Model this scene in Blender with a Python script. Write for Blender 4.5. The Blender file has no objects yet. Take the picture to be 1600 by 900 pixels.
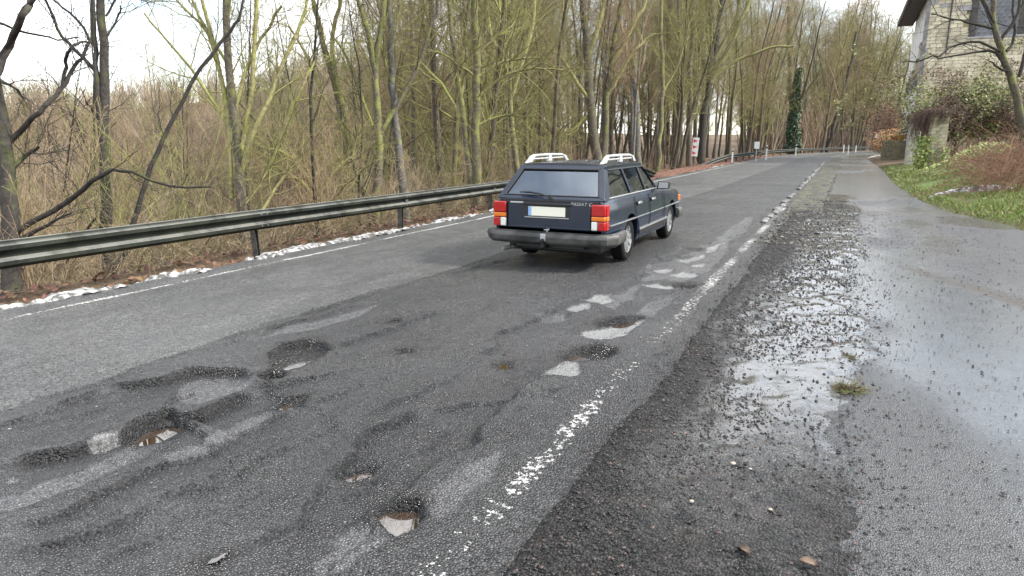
import bpy, bmesh, math, random
import numpy as np
from mathutils import Vector, Matrix
from mathutils.geometry import tessellate_polygon

S = bpy.context.scene
COL = S.collection
R = math.radians

# ------------------------------------------------------------------ camera, world, sun, exposure
CAM_H, FPX = 1.7, 1067.0                      # eye height, focal length in photo pixels (about a 24 mm lens)
PITCH = math.atan(231 / FPX)
YAW = math.atan(528 / math.hypot(FPX, 231))
FW = np.array([-math.sin(YAW) * math.cos(PITCH), math.cos(YAW) * math.cos(PITCH), -math.sin(PITCH)])
RT = np.array([math.cos(YAW), math.sin(YAW), 0.0])
UP = np.cross(RT, FW)
cam_d = bpy.data.cameras.new('camera')
cam = bpy.data.objects.new('camera', cam_d); COL.objects.link(cam)
cam.location = (0, 0, CAM_H)
cam.rotation_euler = (math.pi / 2 - PITCH, 0, YAW)
cam_d.sensor_width = 36; cam_d.lens = 36 * FPX / 1600
cam_d.clip_start = 0.05; cam_d.clip_end = 4000
S.camera = cam

SUN_EL, SUN_AZ = R(40), R(72)                # azimuth clockwise from the road's direction
world = bpy.data.worlds.new('World'); S.world = world; world.use_nodes = True
wt = world.node_tree; wn = wt.nodes; wl = wt.links
bg = wn['Background']; bg.inputs['Strength'].default_value = 0.1
sky = wn.new('ShaderNodeTexSky'); sky.sky_type = 'NISHITA'; sky.sun_disc = False
sky.sun_elevation = SUN_EL; sky.sun_rotation = SUN_AZ; sky.air_density = 1.2
tc = wn.new('ShaderNodeTexCoord')
mp = wn.new('ShaderNodeMapping'); mp.inputs['Scale'].default_value = (1.0, 1.0, 2.2)
mp.inputs['Location'].default_value = (0.35, 0.1, 0.0)
nz = wn.new('ShaderNodeTexNoise'); nz.inputs['Scale'].default_value = 2.3; nz.inputs['Detail'].default_value = 7; nz.inputs['Roughness'].default_value = .55
cr = wn.new('ShaderNodeValToRGB'); cr.color_ramp.elements[0].position = .43; cr.color_ramp.elements[1].position = .56
cr.color_ramp.elements[0].color = (.30, .30, .30, 1)
nz2 = wn.new('ShaderNodeTexNoise'); nz2.inputs['Scale'].default_value = 5; nz2.inputs['Detail'].default_value = 5
cr2 = wn.new('ShaderNodeValToRGB'); cr2.color_ramp.elements[0].color = (6.6, 7.0, 7.5, 1); cr2.color_ramp.elements[1].color = (10.5, 10.4, 10.3, 1)
cr2.color_ramp.elements[0].position = .35; cr2.color_ramp.elements[1].position = .62
mx = wn.new('ShaderNodeMix'); mx.data_type = 'RGBA'
wl.new(tc.outputs['Generated'], mp.inputs[0]); wl.new(mp.outputs[0], nz.inputs['Vector']); wl.new(mp.outputs[0], nz2.inputs['Vector'])
wl.new(nz.outputs['Fac'], cr.inputs[0]); wl.new(nz2.outputs['Fac'], cr2.inputs[0])
wl.new(cr.outputs[0], mx.inputs['Factor']); wl.new(sky.outputs[0], mx.inputs['A']); wl.new(cr2.outputs[0], mx.inputs['B'])
wl.new(mx.outputs['Result'], bg.inputs['Color'])

sun_d = bpy.data.lights.new('sun', 'SUN'); sun_d.energy = 2.2; sun_d.angle = R(9); sun_d.color = (1, .94, .84)
sun = bpy.data.objects.new('sun', sun_d); COL.objects.link(sun)
sdir = Vector((math.sin(SUN_AZ) * math.cos(SUN_EL), math.cos(SUN_AZ) * math.cos(SUN_EL), math.sin(SUN_EL)))
sun.rotation_euler = sdir.to_track_quat('Z', 'Y').to_euler()
sun.location = (0, -10, 30)

vs = S.view_settings
vs.view_transform = 'Standard'; vs.look = 'None'; vs.gamma = 1; vs.exposure = 1.6; vs.use_curve_mapping = False
S.render.engine = 'CYCLES'
S.cycles.max_bounces = 6; S.cycles.diffuse_bounces = 3; S.cycles.glossy_bounces = 3; S.cycles.transparent_max_bounces = 6
S.cycles.use_denoising = True

# ------------------------------------------------------------------ helpers
def G(px, py, z=0.0):
    """point of the level z that the photograph shows at a pixel"""
    d = FW + RT * (px - 800) / FPX - UP * (py - 450) / FPX
    return np.array([0, 0, CAM_H]) + d * (z - CAM_H) / d[2]
def GD(px, py, dep):
    """point at a given depth in front of the camera"""
    d = FW + RT * (px - 800) / FPX - UP * (py - 450) / FPX
    return np.array([0, 0, CAM_H]) + d * dep
def GY(px, py, Y):
    d = FW + RT * (px - 800) / FPX - UP * (py - 450) / FPX
    return np.array([0, 0, CAM_H]) + d * Y / d[1]

def smooth(a, b, x):
    t = np.clip((np.asarray(x, float) - a) / (b - a), 0, 1); return t * t * (3 - 2 * t)

_rg = np.random.default_rng(5)
_tab = _rg.random((256, 256))
def vnoise(x, y):
    x = np.asarray(x, float); y = np.asarray(y, float)
    xi = np.floor(x).astype(int); yi = np.floor(y).astype(int)
    fx = x - xi; fy = y - yi
    fx = fx * fx * (3 - 2 * fx); fy = fy * fy * (3 - 2 * fy)
    a = _tab[xi & 255, yi & 255]; b = _tab[(xi + 1) & 255, yi & 255]
    c = _tab[xi & 255, (yi + 1) & 255]; d = _tab[(xi + 1) & 255, (yi + 1) & 255]
    return (a * (1 - fx) + b * fx) * (1 - fy) + (c * (1 - fx) + d * fx) * fy - .5
def fbm(x, y, o=4):
    s = 0; a = 1.
    for k in range(o):
        s = s + a * vnoise(x * 2 ** k + 17.3 * k, y * 2 ** k + 9.1 * k); a *= .5
    return s

def tag(o, label=None, cat=None, group=None, kind=None):
    if label: o['label'] = label
    if cat: o['category'] = cat
    if group: o['group'] = group
    if kind: o['kind'] = kind
    return o
def link(name, me, mat=None, parent=None, loc=None):
    o = bpy.data.objects.new(name, me)
    COL.objects.link(o)
    if mat and me is not None and not me.materials: me.materials.append(mat)
    if parent: o.parent = parent
    if loc is not None: o.location = loc
    return o
def empty(name, loc=(0, 0, 0), rz=0, label=None, cat=None, group=None):
    o = bpy.data.objects.new(name, None); COL.objects.link(o); o.empty_display_size = .2
    o.location = loc; o.rotation_euler = (0, 0, rz)
    return tag(o, label, cat, group)
KIDS = {}
def copy_tree(o, parent=None):
    c = o.copy(); COL.objects.link(c)
    if parent: c.parent = parent
    for ch in KIDS.get(o.name) or list(o.children): copy_tree(ch, c)
    return c

def np_mesh(name, verts, quads=None, tris=None, smooth_shade=True):
    """mesh from numpy arrays of verts, quads and triangles"""
    me = bpy.data.meshes.new(name)
    verts = np.asarray(verts, np.float32)
    q = np.zeros((0, 4), np.int32) if quads is None else np.asarray(quads, np.int32)
    t = np.zeros((0, 3), np.int32) if tris is None else np.asarray(tris, np.int32)
    me.vertices.add(len(verts)); me.vertices.foreach_set('co', verts.ravel())
    nl = len(q) * 4 + len(t) * 3
    me.loops.add(nl); me.loops.foreach_set('vertex_index', np.concatenate([q.ravel(), t.ravel()]).astype(np.int32))
    me.polygons.add(len(q) + len(t))
    st = np.concatenate([np.arange(len(q)) * 4, len(q) * 4 + np.arange(len(t)) * 3]).astype(np.int32)
    me.polygons.foreach_set('loop_start', st)
    me.polygons.foreach_set('use_smooth', np.full(len(q) + len(t), smooth_shade))
    me.update(calc_edges=True)
    return me
def add_attr(me, name, arr):
    a = me.attributes.new(name, 'FLOAT', 'POINT'); a.data.foreach_set('value', np.asarray(arr, np.float32).ravel())
def add_col(me, name, arr):
    a = me.attributes.new(name, 'FLOAT_COLOR', 'POINT')
    arr = np.concatenate([arr, np.ones((len(arr), 1))], 1)
    a.data.foreach_set('color', arr.astype(np.float32).ravel())
def grid_quads(ny, nx):
    i = np.arange(ny * nx).reshape(ny, nx)
    return np.stack([i[:-1, :-1], i[:-1, 1:], i[1:, 1:], i[1:, :-1]], -1).reshape(-1, 4)

class MB:
    """collects solid pieces, builds them as one mesh object"""
    def __init__(s): s.v = []; s.f = []
    def add(s, vs_, fs):
        b = len(s.v); s.v += [tuple(map(float, p)) for p in vs_]; s.f += [tuple(b + i for i in f) for f in fs]; return s
    def box(s, c, d, M=None):
        x, y, z = d[0] / 2, d[1] / 2, d[2] / 2
        vs_ = [Vector((a * x, b * y, e * z)) for e in (-1, 1) for b in (-1, 1) for a in (-1, 1)]
        if M is not None: vs_ = [M @ p for p in vs_]
        vs_ = [p + Vector(c) for p in vs_]
        return s.add(vs_, [(0, 2, 3, 1), (4, 5, 7, 6), (0, 1, 5, 4), (2, 6, 7, 3), (0, 4, 6, 2), (1, 3, 7, 5)])
    def bar(s, a, b, w, h):
        """box bar from a to b"""
        a = Vector(a); b = Vector(b); d = b - a
        q = d.to_track_quat('Y', 'Z').to_matrix()
        return s.box((a + b) / 2, (w, d.length, h), q)
    def prism(s, poly, fn0, fn1):
        """outline poly (2-D points) mapped by fn0 and fn1 to its two faces"""
        n = len(poly)
        ar = sum(poly[i][0] * poly[(i + 1) % n][1] - poly[(i + 1) % n][0] * poly[i][1] for i in range(n))
        P = list(poly) if ar > 0 else list(poly)[::-1]
        b = len(s.v)
        s.v += [tuple(map(float, fn0(*p))) for p in P] + [tuple(map(float, fn1(*p))) for p in P]
        for t in tessellate_polygon([[Vector((p[0], p[1], 0)) for p in P]]):
            s.f.append(tuple(b + i for i in t)); s.f.append(tuple(b + n + i for i in reversed(t)))
        for i in range(n):
            j = (i + 1) % n; s.f.append((b + i, b + j, b + n + j, b + n + i))
        return s
    def tube(s, pts, r, n=8, cap=True):
        pts = [Vector(p) for p in pts]
        if not hasattr(r, '__len__'): r = [r] * len(pts)
        b = len(s.v); m = len(pts)
        up = None
        for i, p in enumerate(pts):
            t = (pts[min(i + 1, m - 1)] - pts[max(i - 1, 0)]).normalized()
            if up is None: up = t.orthogonal().normalized()
            up = (up - t * up.dot(t)).normalized(); w = t.cross(up)
            for k in range(n):
                a = 2 * math.pi * k / n
                s.v.append(tuple(p + (up * math.cos(a) + w * math.sin(a)) * r[i]))
        for i in range(m - 1):
            for k in range(n):
                k2 = (k + 1) % n
                s.f.append((b + i * n + k, b + i * n + k2, b + (i + 1) * n + k2, b + (i + 1) * n + k))
        if cap:
            s.f.append(tuple(b + k for k in reversed(range(n)))); s.f.append(tuple(b + (m - 1) * n + k for k in range(n)))
        return s
    def lathe(s, prof, c, axis='x', n=24, cap=True):
        """profile (radius, along) spun about an axis through c"""
        b = len(s.v); m = len(prof)
        for (r_, h_) in prof:
            for k in range(n):
                a = 2 * math.pi * k / n; u, w = r_ * math.cos(a), r_ * math.sin(a)
                p = (h_, u, w) if axis == 'x' else ((u, h_, w) if axis == 'y' else (u, w, h_))
                s.v.append((c[0] + p[0], c[1] + p[1], c[2] + p[2]))
        for i in range(m - 1):
            for k in range(n):
                k2 = (k + 1) % n
                s.f.append((b + i * n + k, b + i * n + k2, b + (i + 1) * n + k2, b + (i + 1) * n + k))
        if cap: s.f.append(tuple(b + k for k in range(n))); s.f.append(tuple(b + (m - 1) * n + k for k in range(n)))
        return s
    def mesh(s, name, sharp=35, smooth_shade=True):
        me = bpy.data.meshes.new(name); me.from_pydata(s.v, [], s.f)
        bm = bmesh.new(); bm.from_mesh(me); bmesh.ops.recalc_face_normals(bm, faces=bm.faces); bm.to_mesh(me); bm.free()
        me.polygons.foreach_set('use_smooth', [smooth_shade] * len(me.polygons))
        if smooth_shade: me.set_sharp_from_angle(angle=R(sharp))
        me.update(); return me
    def build(s, name, mat, parent=None, bevel=0, seg=2, loc=None, sharp=35, smooth_shade=True):
        o = link(name, s.mesh(name, sharp, smooth_shade), mat, parent, loc)
        if bevel:
            m = o.modifiers.new('bevel', 'BEVEL'); m.width = bevel; m.segments = seg; m.limit_method = 'ANGLE'; m.angle_limit = R(30)
        return o

# ------------------------------------------------------------------ materials
def mat(name, col, rough=.6, col2=None, nscale=3., ndetail=5, bump=0., bscale=40., metal=0., spec=.5, lo=.4, hi=.62,
        rand=0., coat=0., rvar=0., attr=None, ior=None, coord='Object'):
    m = bpy.data.materials.new(name); m.use_nodes = True
    nt = m.node_tree; n = nt.nodes; l = nt.links; b = n['Principled BSDF']
    b.inputs['Base Color'].default_value = (*col, 1); b.inputs['Roughness'].default_value = rough
    b.inputs['Metallic'].default_value = metal; b.inputs['Specular IOR Level'].default_value = spec
    b.inputs['Coat Weight'].default_value = coat; b.inputs['Coat Roughness'].default_value = .05
    if ior: b.inputs['IOR'].default_value = ior
    t = n.new('ShaderNodeTexCoord')
    out = None
    if attr:
        a = n.new('ShaderNodeAttribute'); a.attribute_name = attr; out = a.outputs['Color']
    if col2 is not None:
        z = n.new('ShaderNodeTexNoise'); z.inputs['Scale'].default_value = nscale; z.inputs['Detail'].default_value = ndetail
        l.new(t.outputs[coord], z.inputs['Vector'])
        r_ = n.new('ShaderNodeValToRGB'); r_.color_ramp.elements[0].position = lo; r_.color_ramp.elements[1].position = hi
        r_.color_ramp.elements[0].color = (*col, 1); r_.color_ramp.elements[1].color = (*col2, 1)
        l.new(z.outputs['Fac'], r_.inputs[0]); out = r_.outputs[0]
        if rvar:
            mr = n.new('ShaderNodeMapRange'); mr.inputs['To Min'].default_value = max(.02, rough - rvar); mr.inputs['To Max'].default_value = min(1, rough + rvar)
            mr.inputs['From Min'].default_value = .3; mr.inputs['From Max'].default_value = .7
            l.new(z.outputs['Fac'], mr.inputs['Value']); l.new(mr.outputs[0], b.inputs['Roughness'])
    if rand:
        oi = n.new('ShaderNodeObjectInfo')
        mr = n.new('ShaderNodeMapRange'); mr.inputs['To Min'].default_value = 1 - rand; mr.inputs['To Max'].default_value = 1 + rand
        l.new(oi.outputs['Random'], mr.inputs['Value'])
        hs = n.new('ShaderNodeHueSaturation')
        l.new(mr.outputs[0], hs.inputs['Value'])
        if out is None: hs.inputs['Color'].default_value = (*col, 1)
        else: l.new(out, hs.inputs['Color'])
        out = hs.outputs[0]
    if out is not None: l.new(out, b.inputs['Base Color'])
    if bump:
        z2 = n.new('ShaderNodeTexNoise'); z2.inputs['Scale'].default_value = bscale; z2.inputs['Detail'].default_value = 4
        l.new(t.outputs[coord], z2.inputs['Vector'])
        bp = n.new('ShaderNodeBump'); bp.inputs['Strength'].default_value = 1; bp.inputs['Distance'].default_value = bump
        l.new(z2.outputs['Fac'], bp.inputs['Height']); l.new(bp.outputs[0], b.inputs['Normal'])
    return m

class NT:
    """short hand for writing a node material"""
    def __init__(s, name):
        s.m = bpy.data.materials.new(name); s.m.use_nodes = True; s.n = s.m.node_tree.nodes; s.l = s.m.node_tree.links
        s.b = s.n['Principled BSDF']; s.tc = s.n.new('ShaderNodeTexCoord')
    def _in(s, sock, v):
        if hasattr(v, 'is_output'): s.l.new(v, sock)
        elif hasattr(v, '__len__') and len(v) == 3 and sock.type == 'RGBA': sock.default_value = (*v, 1)
        else: sock.default_value = v
    def noise(s, scale, detail=4, rough=.5, vec=None, out='Fac'):
        z = s.n.new('ShaderNodeTexNoise'); z.inputs['Scale'].default_value = scale; z.inputs['Detail'].default_value = detail
        z.inputs['Roughness'].default_value = rough
        s.l.new(vec or s.tc.outputs['Object'], z.inputs['Vector']); return z.outputs[out]
    def voro(s, scale, out='Distance', vec=None, feat='F1', rnd=1.):
        z = s.n.new('ShaderNodeTexVoronoi'); z.inputs['Scale'].default_value = scale; z.feature = feat
        z.inputs['Randomness'].default_value = rnd
        s.l.new(vec or s.tc.outputs['Object'], z.inputs['Vector']); return z.outputs[out]
    def attr(s, name, out='Fac'):
        a = s.n.new('ShaderNodeAttribute'); a.attribute_name = name; return a.outputs[out]
    def ramp(s, v, a, b, va=0., vb=1.):
        r_ = s.n.new('ShaderNodeMapRange'); r_.inputs['From Min'].default_value = a; r_.inputs['From Max'].default_value = b
        s._in(r_.inputs['To Min'], va); s._in(r_.inputs['To Max'], vb); s._in(r_.inputs['Value'], v); return r_.outputs[0]
    def math(s, op, a, b=0.):
        r_ = s.n.new('ShaderNodeMath'); r_.operation = op; s._in(r_.inputs[0], a); s._in(r_.inputs[1], b); return r_.outputs[0]
    def mix(s, f, a, b, mode='MIX'):
        r_ = s.n.new('ShaderNodeMix'); r_.data_type = 'RGBA'; r_.blend_type = mode
        s._in(r_.inputs['Factor'], f); s._in(r_.inputs['A'], a); s._in(r_.inputs['B'], b); return r_.outputs['Result']
    def bump(s, h, dist, strength=1., nrm=None):
        r_ = s.n.new('ShaderNodeBump'); r_.inputs['Distance'].default_value = dist; s._in(r_.inputs['Strength'], strength)
        s._in(r_.inputs['Height'], h)
        if nrm: s.l.new(nrm, r_.inputs['Normal'])
        return r_.outputs[0]
    def set(s, **k):
        for a, v in k.items(): s._in(s.b.inputs[a.replace('_', ' ')], v)
        return s.m
# ------------------------------------------------------------------ lie of the land
def bend(Y):
    return np.maximum(0, np.asarray(Y, float) - 70) ** 2 / 280 * (1 - .35 * smooth(90, 170, Y))
def path_edge(Y):
    """where the footpath's right edge runs (measured from the bend line)"""
    return np.interp(Y, [-10, 6, 10, 13.5, 16.8, 18.2, 19.5, 22.5, 30, 46, 70, 120], [4.2, 4.2, 3.9, 3.2, 3.15, 2.75, 2.35, 2.02, 1.75, 1.85, 1.6, 1.5])
def land(x, Y):
    x = np.asarray(x, float); Y = np.asarray(Y, float)
    xl = x - bend(Y)
    # left: verge, slope to the valley, wooded hill beyond
    d = np.maximum(0, -xl - 8.7)
    near = 1 - smooth(22, 58, Y)
    drop = -(0.5 + 5.0 * near) * smooth(0, 15, d) - .5 * smooth(0, 2, d) * near
    az = np.degrees(np.arctan2(np.maximum(1e-3, -x), np.maximum(1e-3, Y)))
    H = np.interp(az, [0, 14, 22, 30, 40, 46, 55, 90], [2, 2, 4, 13, 15, 10, 7, 7])
    dist = np.hypot(x, Y)
    hill = H * smooth(35, 135, dist) * smooth(6, 45, d) + 1.2 * fbm(x * .03, Y * .03, 3) * smooth(5, 40, d)
    zl = -.1 + drop + hill + .12 * fbm(x * .7, Y * .7, 3) * smooth(.3, 2, d)
    # right: grass bank up to the house
    e = np.maximum(0, xl - path_edge(Y))
    bank = .10 * smooth(0, .3, e) + .17 * e + .02 * np.minimum(e, 12) ** 1.6 + .10 * fbm(x * .9, Y * .9, 3) * smooth(0, 1, e)
    bank = bank * (1 - .55 * smooth(42, 62, Y))
    bank = np.minimum(bank, 6 + .02 * e)
    mid = (xl > -8.5) & (e <= 0.0)
    far = smooth(160, 420, Y)
    z = np.where(xl < -4, zl, np.where(e > 0, bank - .06, -.16))
    return np.where(mid, -.16, z) + far * 3 * (~mid)

# one ground sheet to the horizon
gx = np.concatenate([-np.geomspace(600, 26, 60), np.arange(-25, 18, .3), np.geomspace(18.3, 600, 55)])
gy = np.concatenate([-np.geomspace(80, 3, 12), np.arange(-2, 80, .45), np.geomspace(80.5, 900, 80)])
gX, gY = np.meshgrid(gx, gy)
gZ = land(gX, gY)
me = np_mesh('ground', np.stack([gX, gY, gZ], -1).reshape(-1, 3), grid_quads(len(gy), len(gx)))
xl = gX - bend(gY)
green = smooth(.0, .25, xl - path_edge(gY)) * (1 - .6 * smooth(4.0, 8, xl - path_edge(gY))) * (1 - smooth(45, 56, gY))
add_attr(me, 'green', green)
m = NT('earth')
n1 = m.noise(.8, 6, .6); n2 = m.noise(9, 6, .65); n3 = m.noise(40, 3)
leafc = m.mix(m.ramp(n2, .38, .62), (.055, .032, .018), (.17, .10, .052))
leafc = m.mix(m.ramp(n1, .45, .7, 0, .6), leafc, (.055, .06, .02))
leafc = m.mix(m.ramp(n3, .5, .75, 0, .5), leafc, (.24, .16, .09))
gr = m.mix(m.ramp(n2, .35, .65), (.05, .085, .014), (.13, .19, .035))
gr = m.mix(m.ramp(m.noise(1.7, 4), .52, .64), gr, (.10, .075, .03))
m.set(Base_Color=m.mix(m.attr('green'), leafc, gr), Roughness=.9, Normal=m.bump(n2, .08))
tag(link('ground', me, m.m), kind='structure')

# ------------------------------------------------------------------ road surface
def seg_dist(X, Y, pl, closed=False):
    """distance to a polyline and the side (positive on its left)"""
    pl = [tuple(p[:2]) for p in pl]
    if closed: pl = pl + [pl[0]]
    best = np.full(X.shape, 1e9); side = np.zeros(X.shape)
    for (ax, ay), (bx, by) in zip(pl[:-1], pl[1:]):
        dx, dy = bx - ax, by - ay; L = dx * dx + dy * dy + 1e-12
        t = np.clip(((X - ax) * dx + (Y - ay) * dy) / L, 0, 1)
        qx, qy = X - ax - t * dx, Y - ay - t * dy
        dd = qx * qx + qy * qy
        c = dx * (Y - ay) - dy * (X - ax)
        m_ = dd < best; best = np.where(m_, dd, best); side = np.where(m_, np.sign(c), side)
    return np.sqrt(best), side
def inside(X, Y, poly):
    r = np.zeros(X.shape, bool); n = len(poly); j = n - 1
    for i in range(n):
        xi, yi = poly[i][:2]; xj, yj = poly[j][:2]
        c = ((yi > Y) != (yj > Y)) & (X < (xj - xi) * (Y - yi) / ((yj - yi) + 1e-12) + xi)
        r ^= c; j = i
    return r
PX = lambda *pts: [G(*p) for p in pts]
# breaks in the wearing course: (points, depth of the step, how far the low ground reaches)
SEAM = PX((0, 640), (75, 617), (150, 597), (190, 581), (280, 550), (380, 517), (450, 497), (550, 465), (595, 452), (690, 425), (790, 393), (900, 362), (1010, 328))
LIPS = [
    (PX((0, 670), (100, 645), (165, 627), (200, 612)), .010, .25),
    (PX((160, 601), (175, 595), (225, 593), (270, 582), (305, 571), (350, 571), (385, 572), (402, 582)), .040, .45),
    (PX((0, 722), (50, 707), (95, 695), (135, 683), (195, 664), (220, 645), (255, 625), (272, 630), (285, 642), (320, 630), (360, 607), (400, 600)), .045, .30),
    (PX((20, 807), (80, 795), (125, 780), (170, 750), (240, 717), (320, 690), (375, 665), (430, 640), (470, 627)), .022, .40),
    (PX((520, 541), (555, 525), (590, 517), (640, 500), (700, 480)), .020, .25),
    (PX((515, 730), (525, 710), (545, 680), (565, 662), (585, 654), (625, 637), (665, 632)), .030, .40),
    (PX((740, 551), (767, 538), (775, 520), (802, 509), (829, 500), (870, 478)), .022, .25),
    (PX((1063, 385), (1085, 388), (1120, 385)), .03, .15), (PX((1050, 401), (1070, 398), (1083, 392)), .03, .15),
    (PX((100, 880), (160, 862), (230, 828), (300, 800)), .012, .25),
    (PX((1135, 372), (1150, 360), (1170, 345), (1178, 338)), .015, .2),
    (PX((0, 860), (40, 842), (90, 833), (150, 815), (215, 790), (260, 765)), .020, .3), (PX((330, 870), (380, 842), (420, 820), (470, 800), (510, 775)), .014, .3),
    (PX((240, 770), (300, 745), (350, 735), (420, 700), (470, 672)), .012, .3), (PX((560, 640), (620, 615), (680, 590), (735, 560)), .014, .3),
    (PX((640, 700), (660, 690), (700, 655), (730, 640)), .014, .2), (PX((690, 430), (740, 415), (800, 402)), .02, .2), (PX((455, 497), (480, 485), (530, 472), (590, 452), (650, 440)), .016, .2),
    (PX((830, 500), (850, 492), (890, 470), (915, 460)), .016, .15), (PX((960, 445), (985, 432), (1010, 420), (1030, 405), (1060, 388)), .016, .15), (PX((1000, 480), (1025, 470), (1050, 455), (1090, 440)), .014, .15),
    (PX((840, 620), (880, 600), (910, 588)), .014, .2), (PX((420, 860), (470, 842), (500, 850)), .012, .2),
    (PX((985, 470), (1010, 465), (1040, 468)), .012, .2), (PX((395, 520), (440, 505), (500, 487), (560, 468)), .016, .22),
]
LIP_REV = [  # low ground on the other side
    (PX((600, 790), (620, 767), (647, 735), (695, 709), (709, 691), (740, 680), (755, 675), (756, 655), (784, 638), (802, 620), (838, 589), (850, 582)), .028, .55),
]
POTS = [  # depressions (outline, depth)
    (PX((415, 547), (440, 532), (480, 525), (505, 530), (520, 541), (490, 560), (450, 576), (425, 572)), .045),
    (PX((400, 580), (425, 572), (448, 577), (440, 588), (415, 590)), .06),
    (PX((876, 552), (895, 541), (925, 534), (962, 543), (966, 552), (945, 560), (912, 563), (890, 561)), .05),
    (PX((925, 503), (950, 494), (1003, 487), (1010, 495), (975, 507), (940, 509)), .05),
    (PX((1046, 444), (1065, 440), (1086, 441), (1086, 446), (1062, 450)), .05),
    (PX((575, 782), (600, 768), (660, 768), (665, 793), (645, 818), (618, 830), (595, 812)), .05),
    (PX((195, 668), (215, 652), (250, 640), (330, 632), (290, 650), (245, 672), (215, 676)), .03),
    (PX((422, 624), (440, 610), (485, 605), (470, 622), (440, 628)), .03),
    (PX((520, 725), (540, 710), (595, 702), (585, 718), (550, 732)), .018),
    (PX((410, 588), (425, 580), (446, 580), (440, 590), (420, 592)), .05),
    (PX((597, 500), (612, 494), (628, 494), (622, 501), (606, 503)), .025),
    (PX((615, 544), (625, 538), (645, 540), (640, 547), (622, 548)), .03),
    (PX((775, 562), (785, 553), (803, 557), (800, 565), (785, 566)), .03),
    (PX((312, 866), (330, 852), (355, 842), (358, 850), (335, 864)), .012),
]
PATCH = [
    PX((847, 583), (877, 558), (915, 560), (910, 572), (893, 586)),
    PX((910, 523), (917, 515), (940, 513), (967, 503), (1007, 500), (1000, 508), (980, 517), (967, 525), (947, 530), (927, 527)),
    PX((907, 465), (927, 458), (953, 458), (963, 467), (947, 473), (927, 472)),
    PX((887, 480), (897, 473), (927, 473), (923, 480), (903, 486)),
    PX((1003, 445), (1027, 443), (1060, 447), (1050, 452), (1020, 450)),
    PX((1023, 420), (1047, 418), (1052, 423), (1033, 426)), PX((1045, 430), (1067, 423), (1090, 428), (1083, 433), (1060, 433)),
    PX((1057, 405), (1077, 397), (1107, 393), (1100, 402), (1070, 408)), PX((1073, 415), (1093, 410), (1107, 412), (1097, 418)),
    PX((1093, 388), (1120, 383), (1137, 375), (1133, 380), (1113, 392)),
    PX((137, 682), (150, 673), (190, 664), (195, 672), (150, 692)), PX((0, 738), (30, 732), (25, 740), (0, 750)),
    PX((430, 572), (450, 558), (490, 547), (508, 543), (485, 562), (450, 575)),
]
FAINT = [
    PX((0, 770), (60, 745), (130, 715), (180, 690), (235, 660), (265, 640), (280, 655), (210, 705), (130, 750), (60, 780), (0, 795)),
    PX((660, 780), (690, 740), (740, 715), (800, 690), (780, 730), (720, 790), (690, 800)), PX((930, 470), (990, 450), (1005, 440), (1000, 458), (960, 480)),
    PX((975, 495), (1015, 470), (1060, 455), (1050, 470), (1010, 500)), PX((1120, 372), (1150, 350), (1170, 338), (1178, 342), (1160, 365), (1140, 380)),
    PX((837, 490), (880, 482), (888, 497), (850, 498)),
    PX((500, 855), (535, 811), (575, 802), (611, 818), (589, 847), (545, 878), (500, 895)),
    PX((250, 700), (320, 670), (420, 628), (440, 635), (330, 690), (270, 708)),
    PX((280, 585), (340, 578), (400, 583), (350, 610), (300, 625), (285, 610)), PX((990, 437), (1015, 430), (1040, 436), (1010, 440)),
    PX((1010, 415), (1060, 400), (1130, 372), (1150, 365), (1140, 385), (1110, 425), (1060, 440), (1015, 432)),
    PX((400, 525), (450, 505), (540, 485), (600, 470), (560, 490), (500, 510)),
]
rx = np.concatenate([np.arange(-7.66, -1.4, .021), np.arange(-1.4, -.85, .03)])
ry = [1.0]
while ry[-1] < 30: ry.append(ry[-1] + max(.013, .0052 * ry[-1]))
while ry[-1] < 230: ry.append(ry[-1] + .02 * ry[-1])
ry = np.array(ry)
rX, rY = np.meshgrid(rx, ry)
jx = rX + .075 * fbm(rX * 5, rY * 5, 3) + .012 * fbm(rX * 22, rY * 22, 2) + .06 * fbm(rX * 1.7 + 40, rY * 1.7, 2); jy = rY + .075 * fbm(rX * 5 + 90, rY * 5 + 30, 3) + .012 * fbm(rX * 22 + 9, rY * 22, 2) + .06 * fbm(rX * 1.7, rY * 1.7 + 70, 2)
near_m = (rY < 26)
hz = .012 * fbm(rX * .9, rY * .6, 3) + .006 * fbm(rX * 15, rY * 13, 2) * (rY < 9) + .008 * fbm(rX * 5, rY * 4, 3) * (rY < 26)
nearrows = int((ry < 26).sum())
jxn, jyn = jx[:nearrows], jy[:nearrows]
low = np.zeros_like(jxn); dep = np.zeros_like(jxn); pat = np.zeros_like(jxn); fai = np.zeros_like(jxn); damp = np.zeros_like(jxn); crack_shade = np.zeros_like(jxn)
for lst, sg in ((LIPS, -1), (LIP_REV, 1)):
    for pl, dp, reach in lst:
        d_, s_ = seg_dist(jxn, jyn, pl)
        sd = d_ * s_ * sg
        # fade out toward the ends of the break
        e0 = np.hypot(jxn - pl[0][0], jyn - pl[0][1]); e1 = np.hypot(jxn - pl[-1][0], jyn - pl[-1][1])
        endf = smooth(0, .25, np.minimum(e0, e1) + .02)
        g_ = smooth(0, .022, sd) * np.exp(-np.maximum(sd, 0) / (reach * 1.6)) * endf
        dep -= dp * 1.5 * g_
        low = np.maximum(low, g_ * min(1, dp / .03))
        dep += dp * .25 * np.exp(-np.maximum(-sd, 0) / .12) * (sd < 0) * endf
        crack_shade = np.maximum(crack_shade, smooth(-.012, .004, sd) * np.exp(-(np.maximum(sd, 0) / (.018 + dp * (1.6 + 2.5 * np.maximum(-.3, fbm(jxn * 2.5, jyn * 2.5, 3))))) ** 1.5) * endf * min(1, .45 + dp / .06))  # broken edge plus painted shade of the camera-facing slope, fading to the low side
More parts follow.
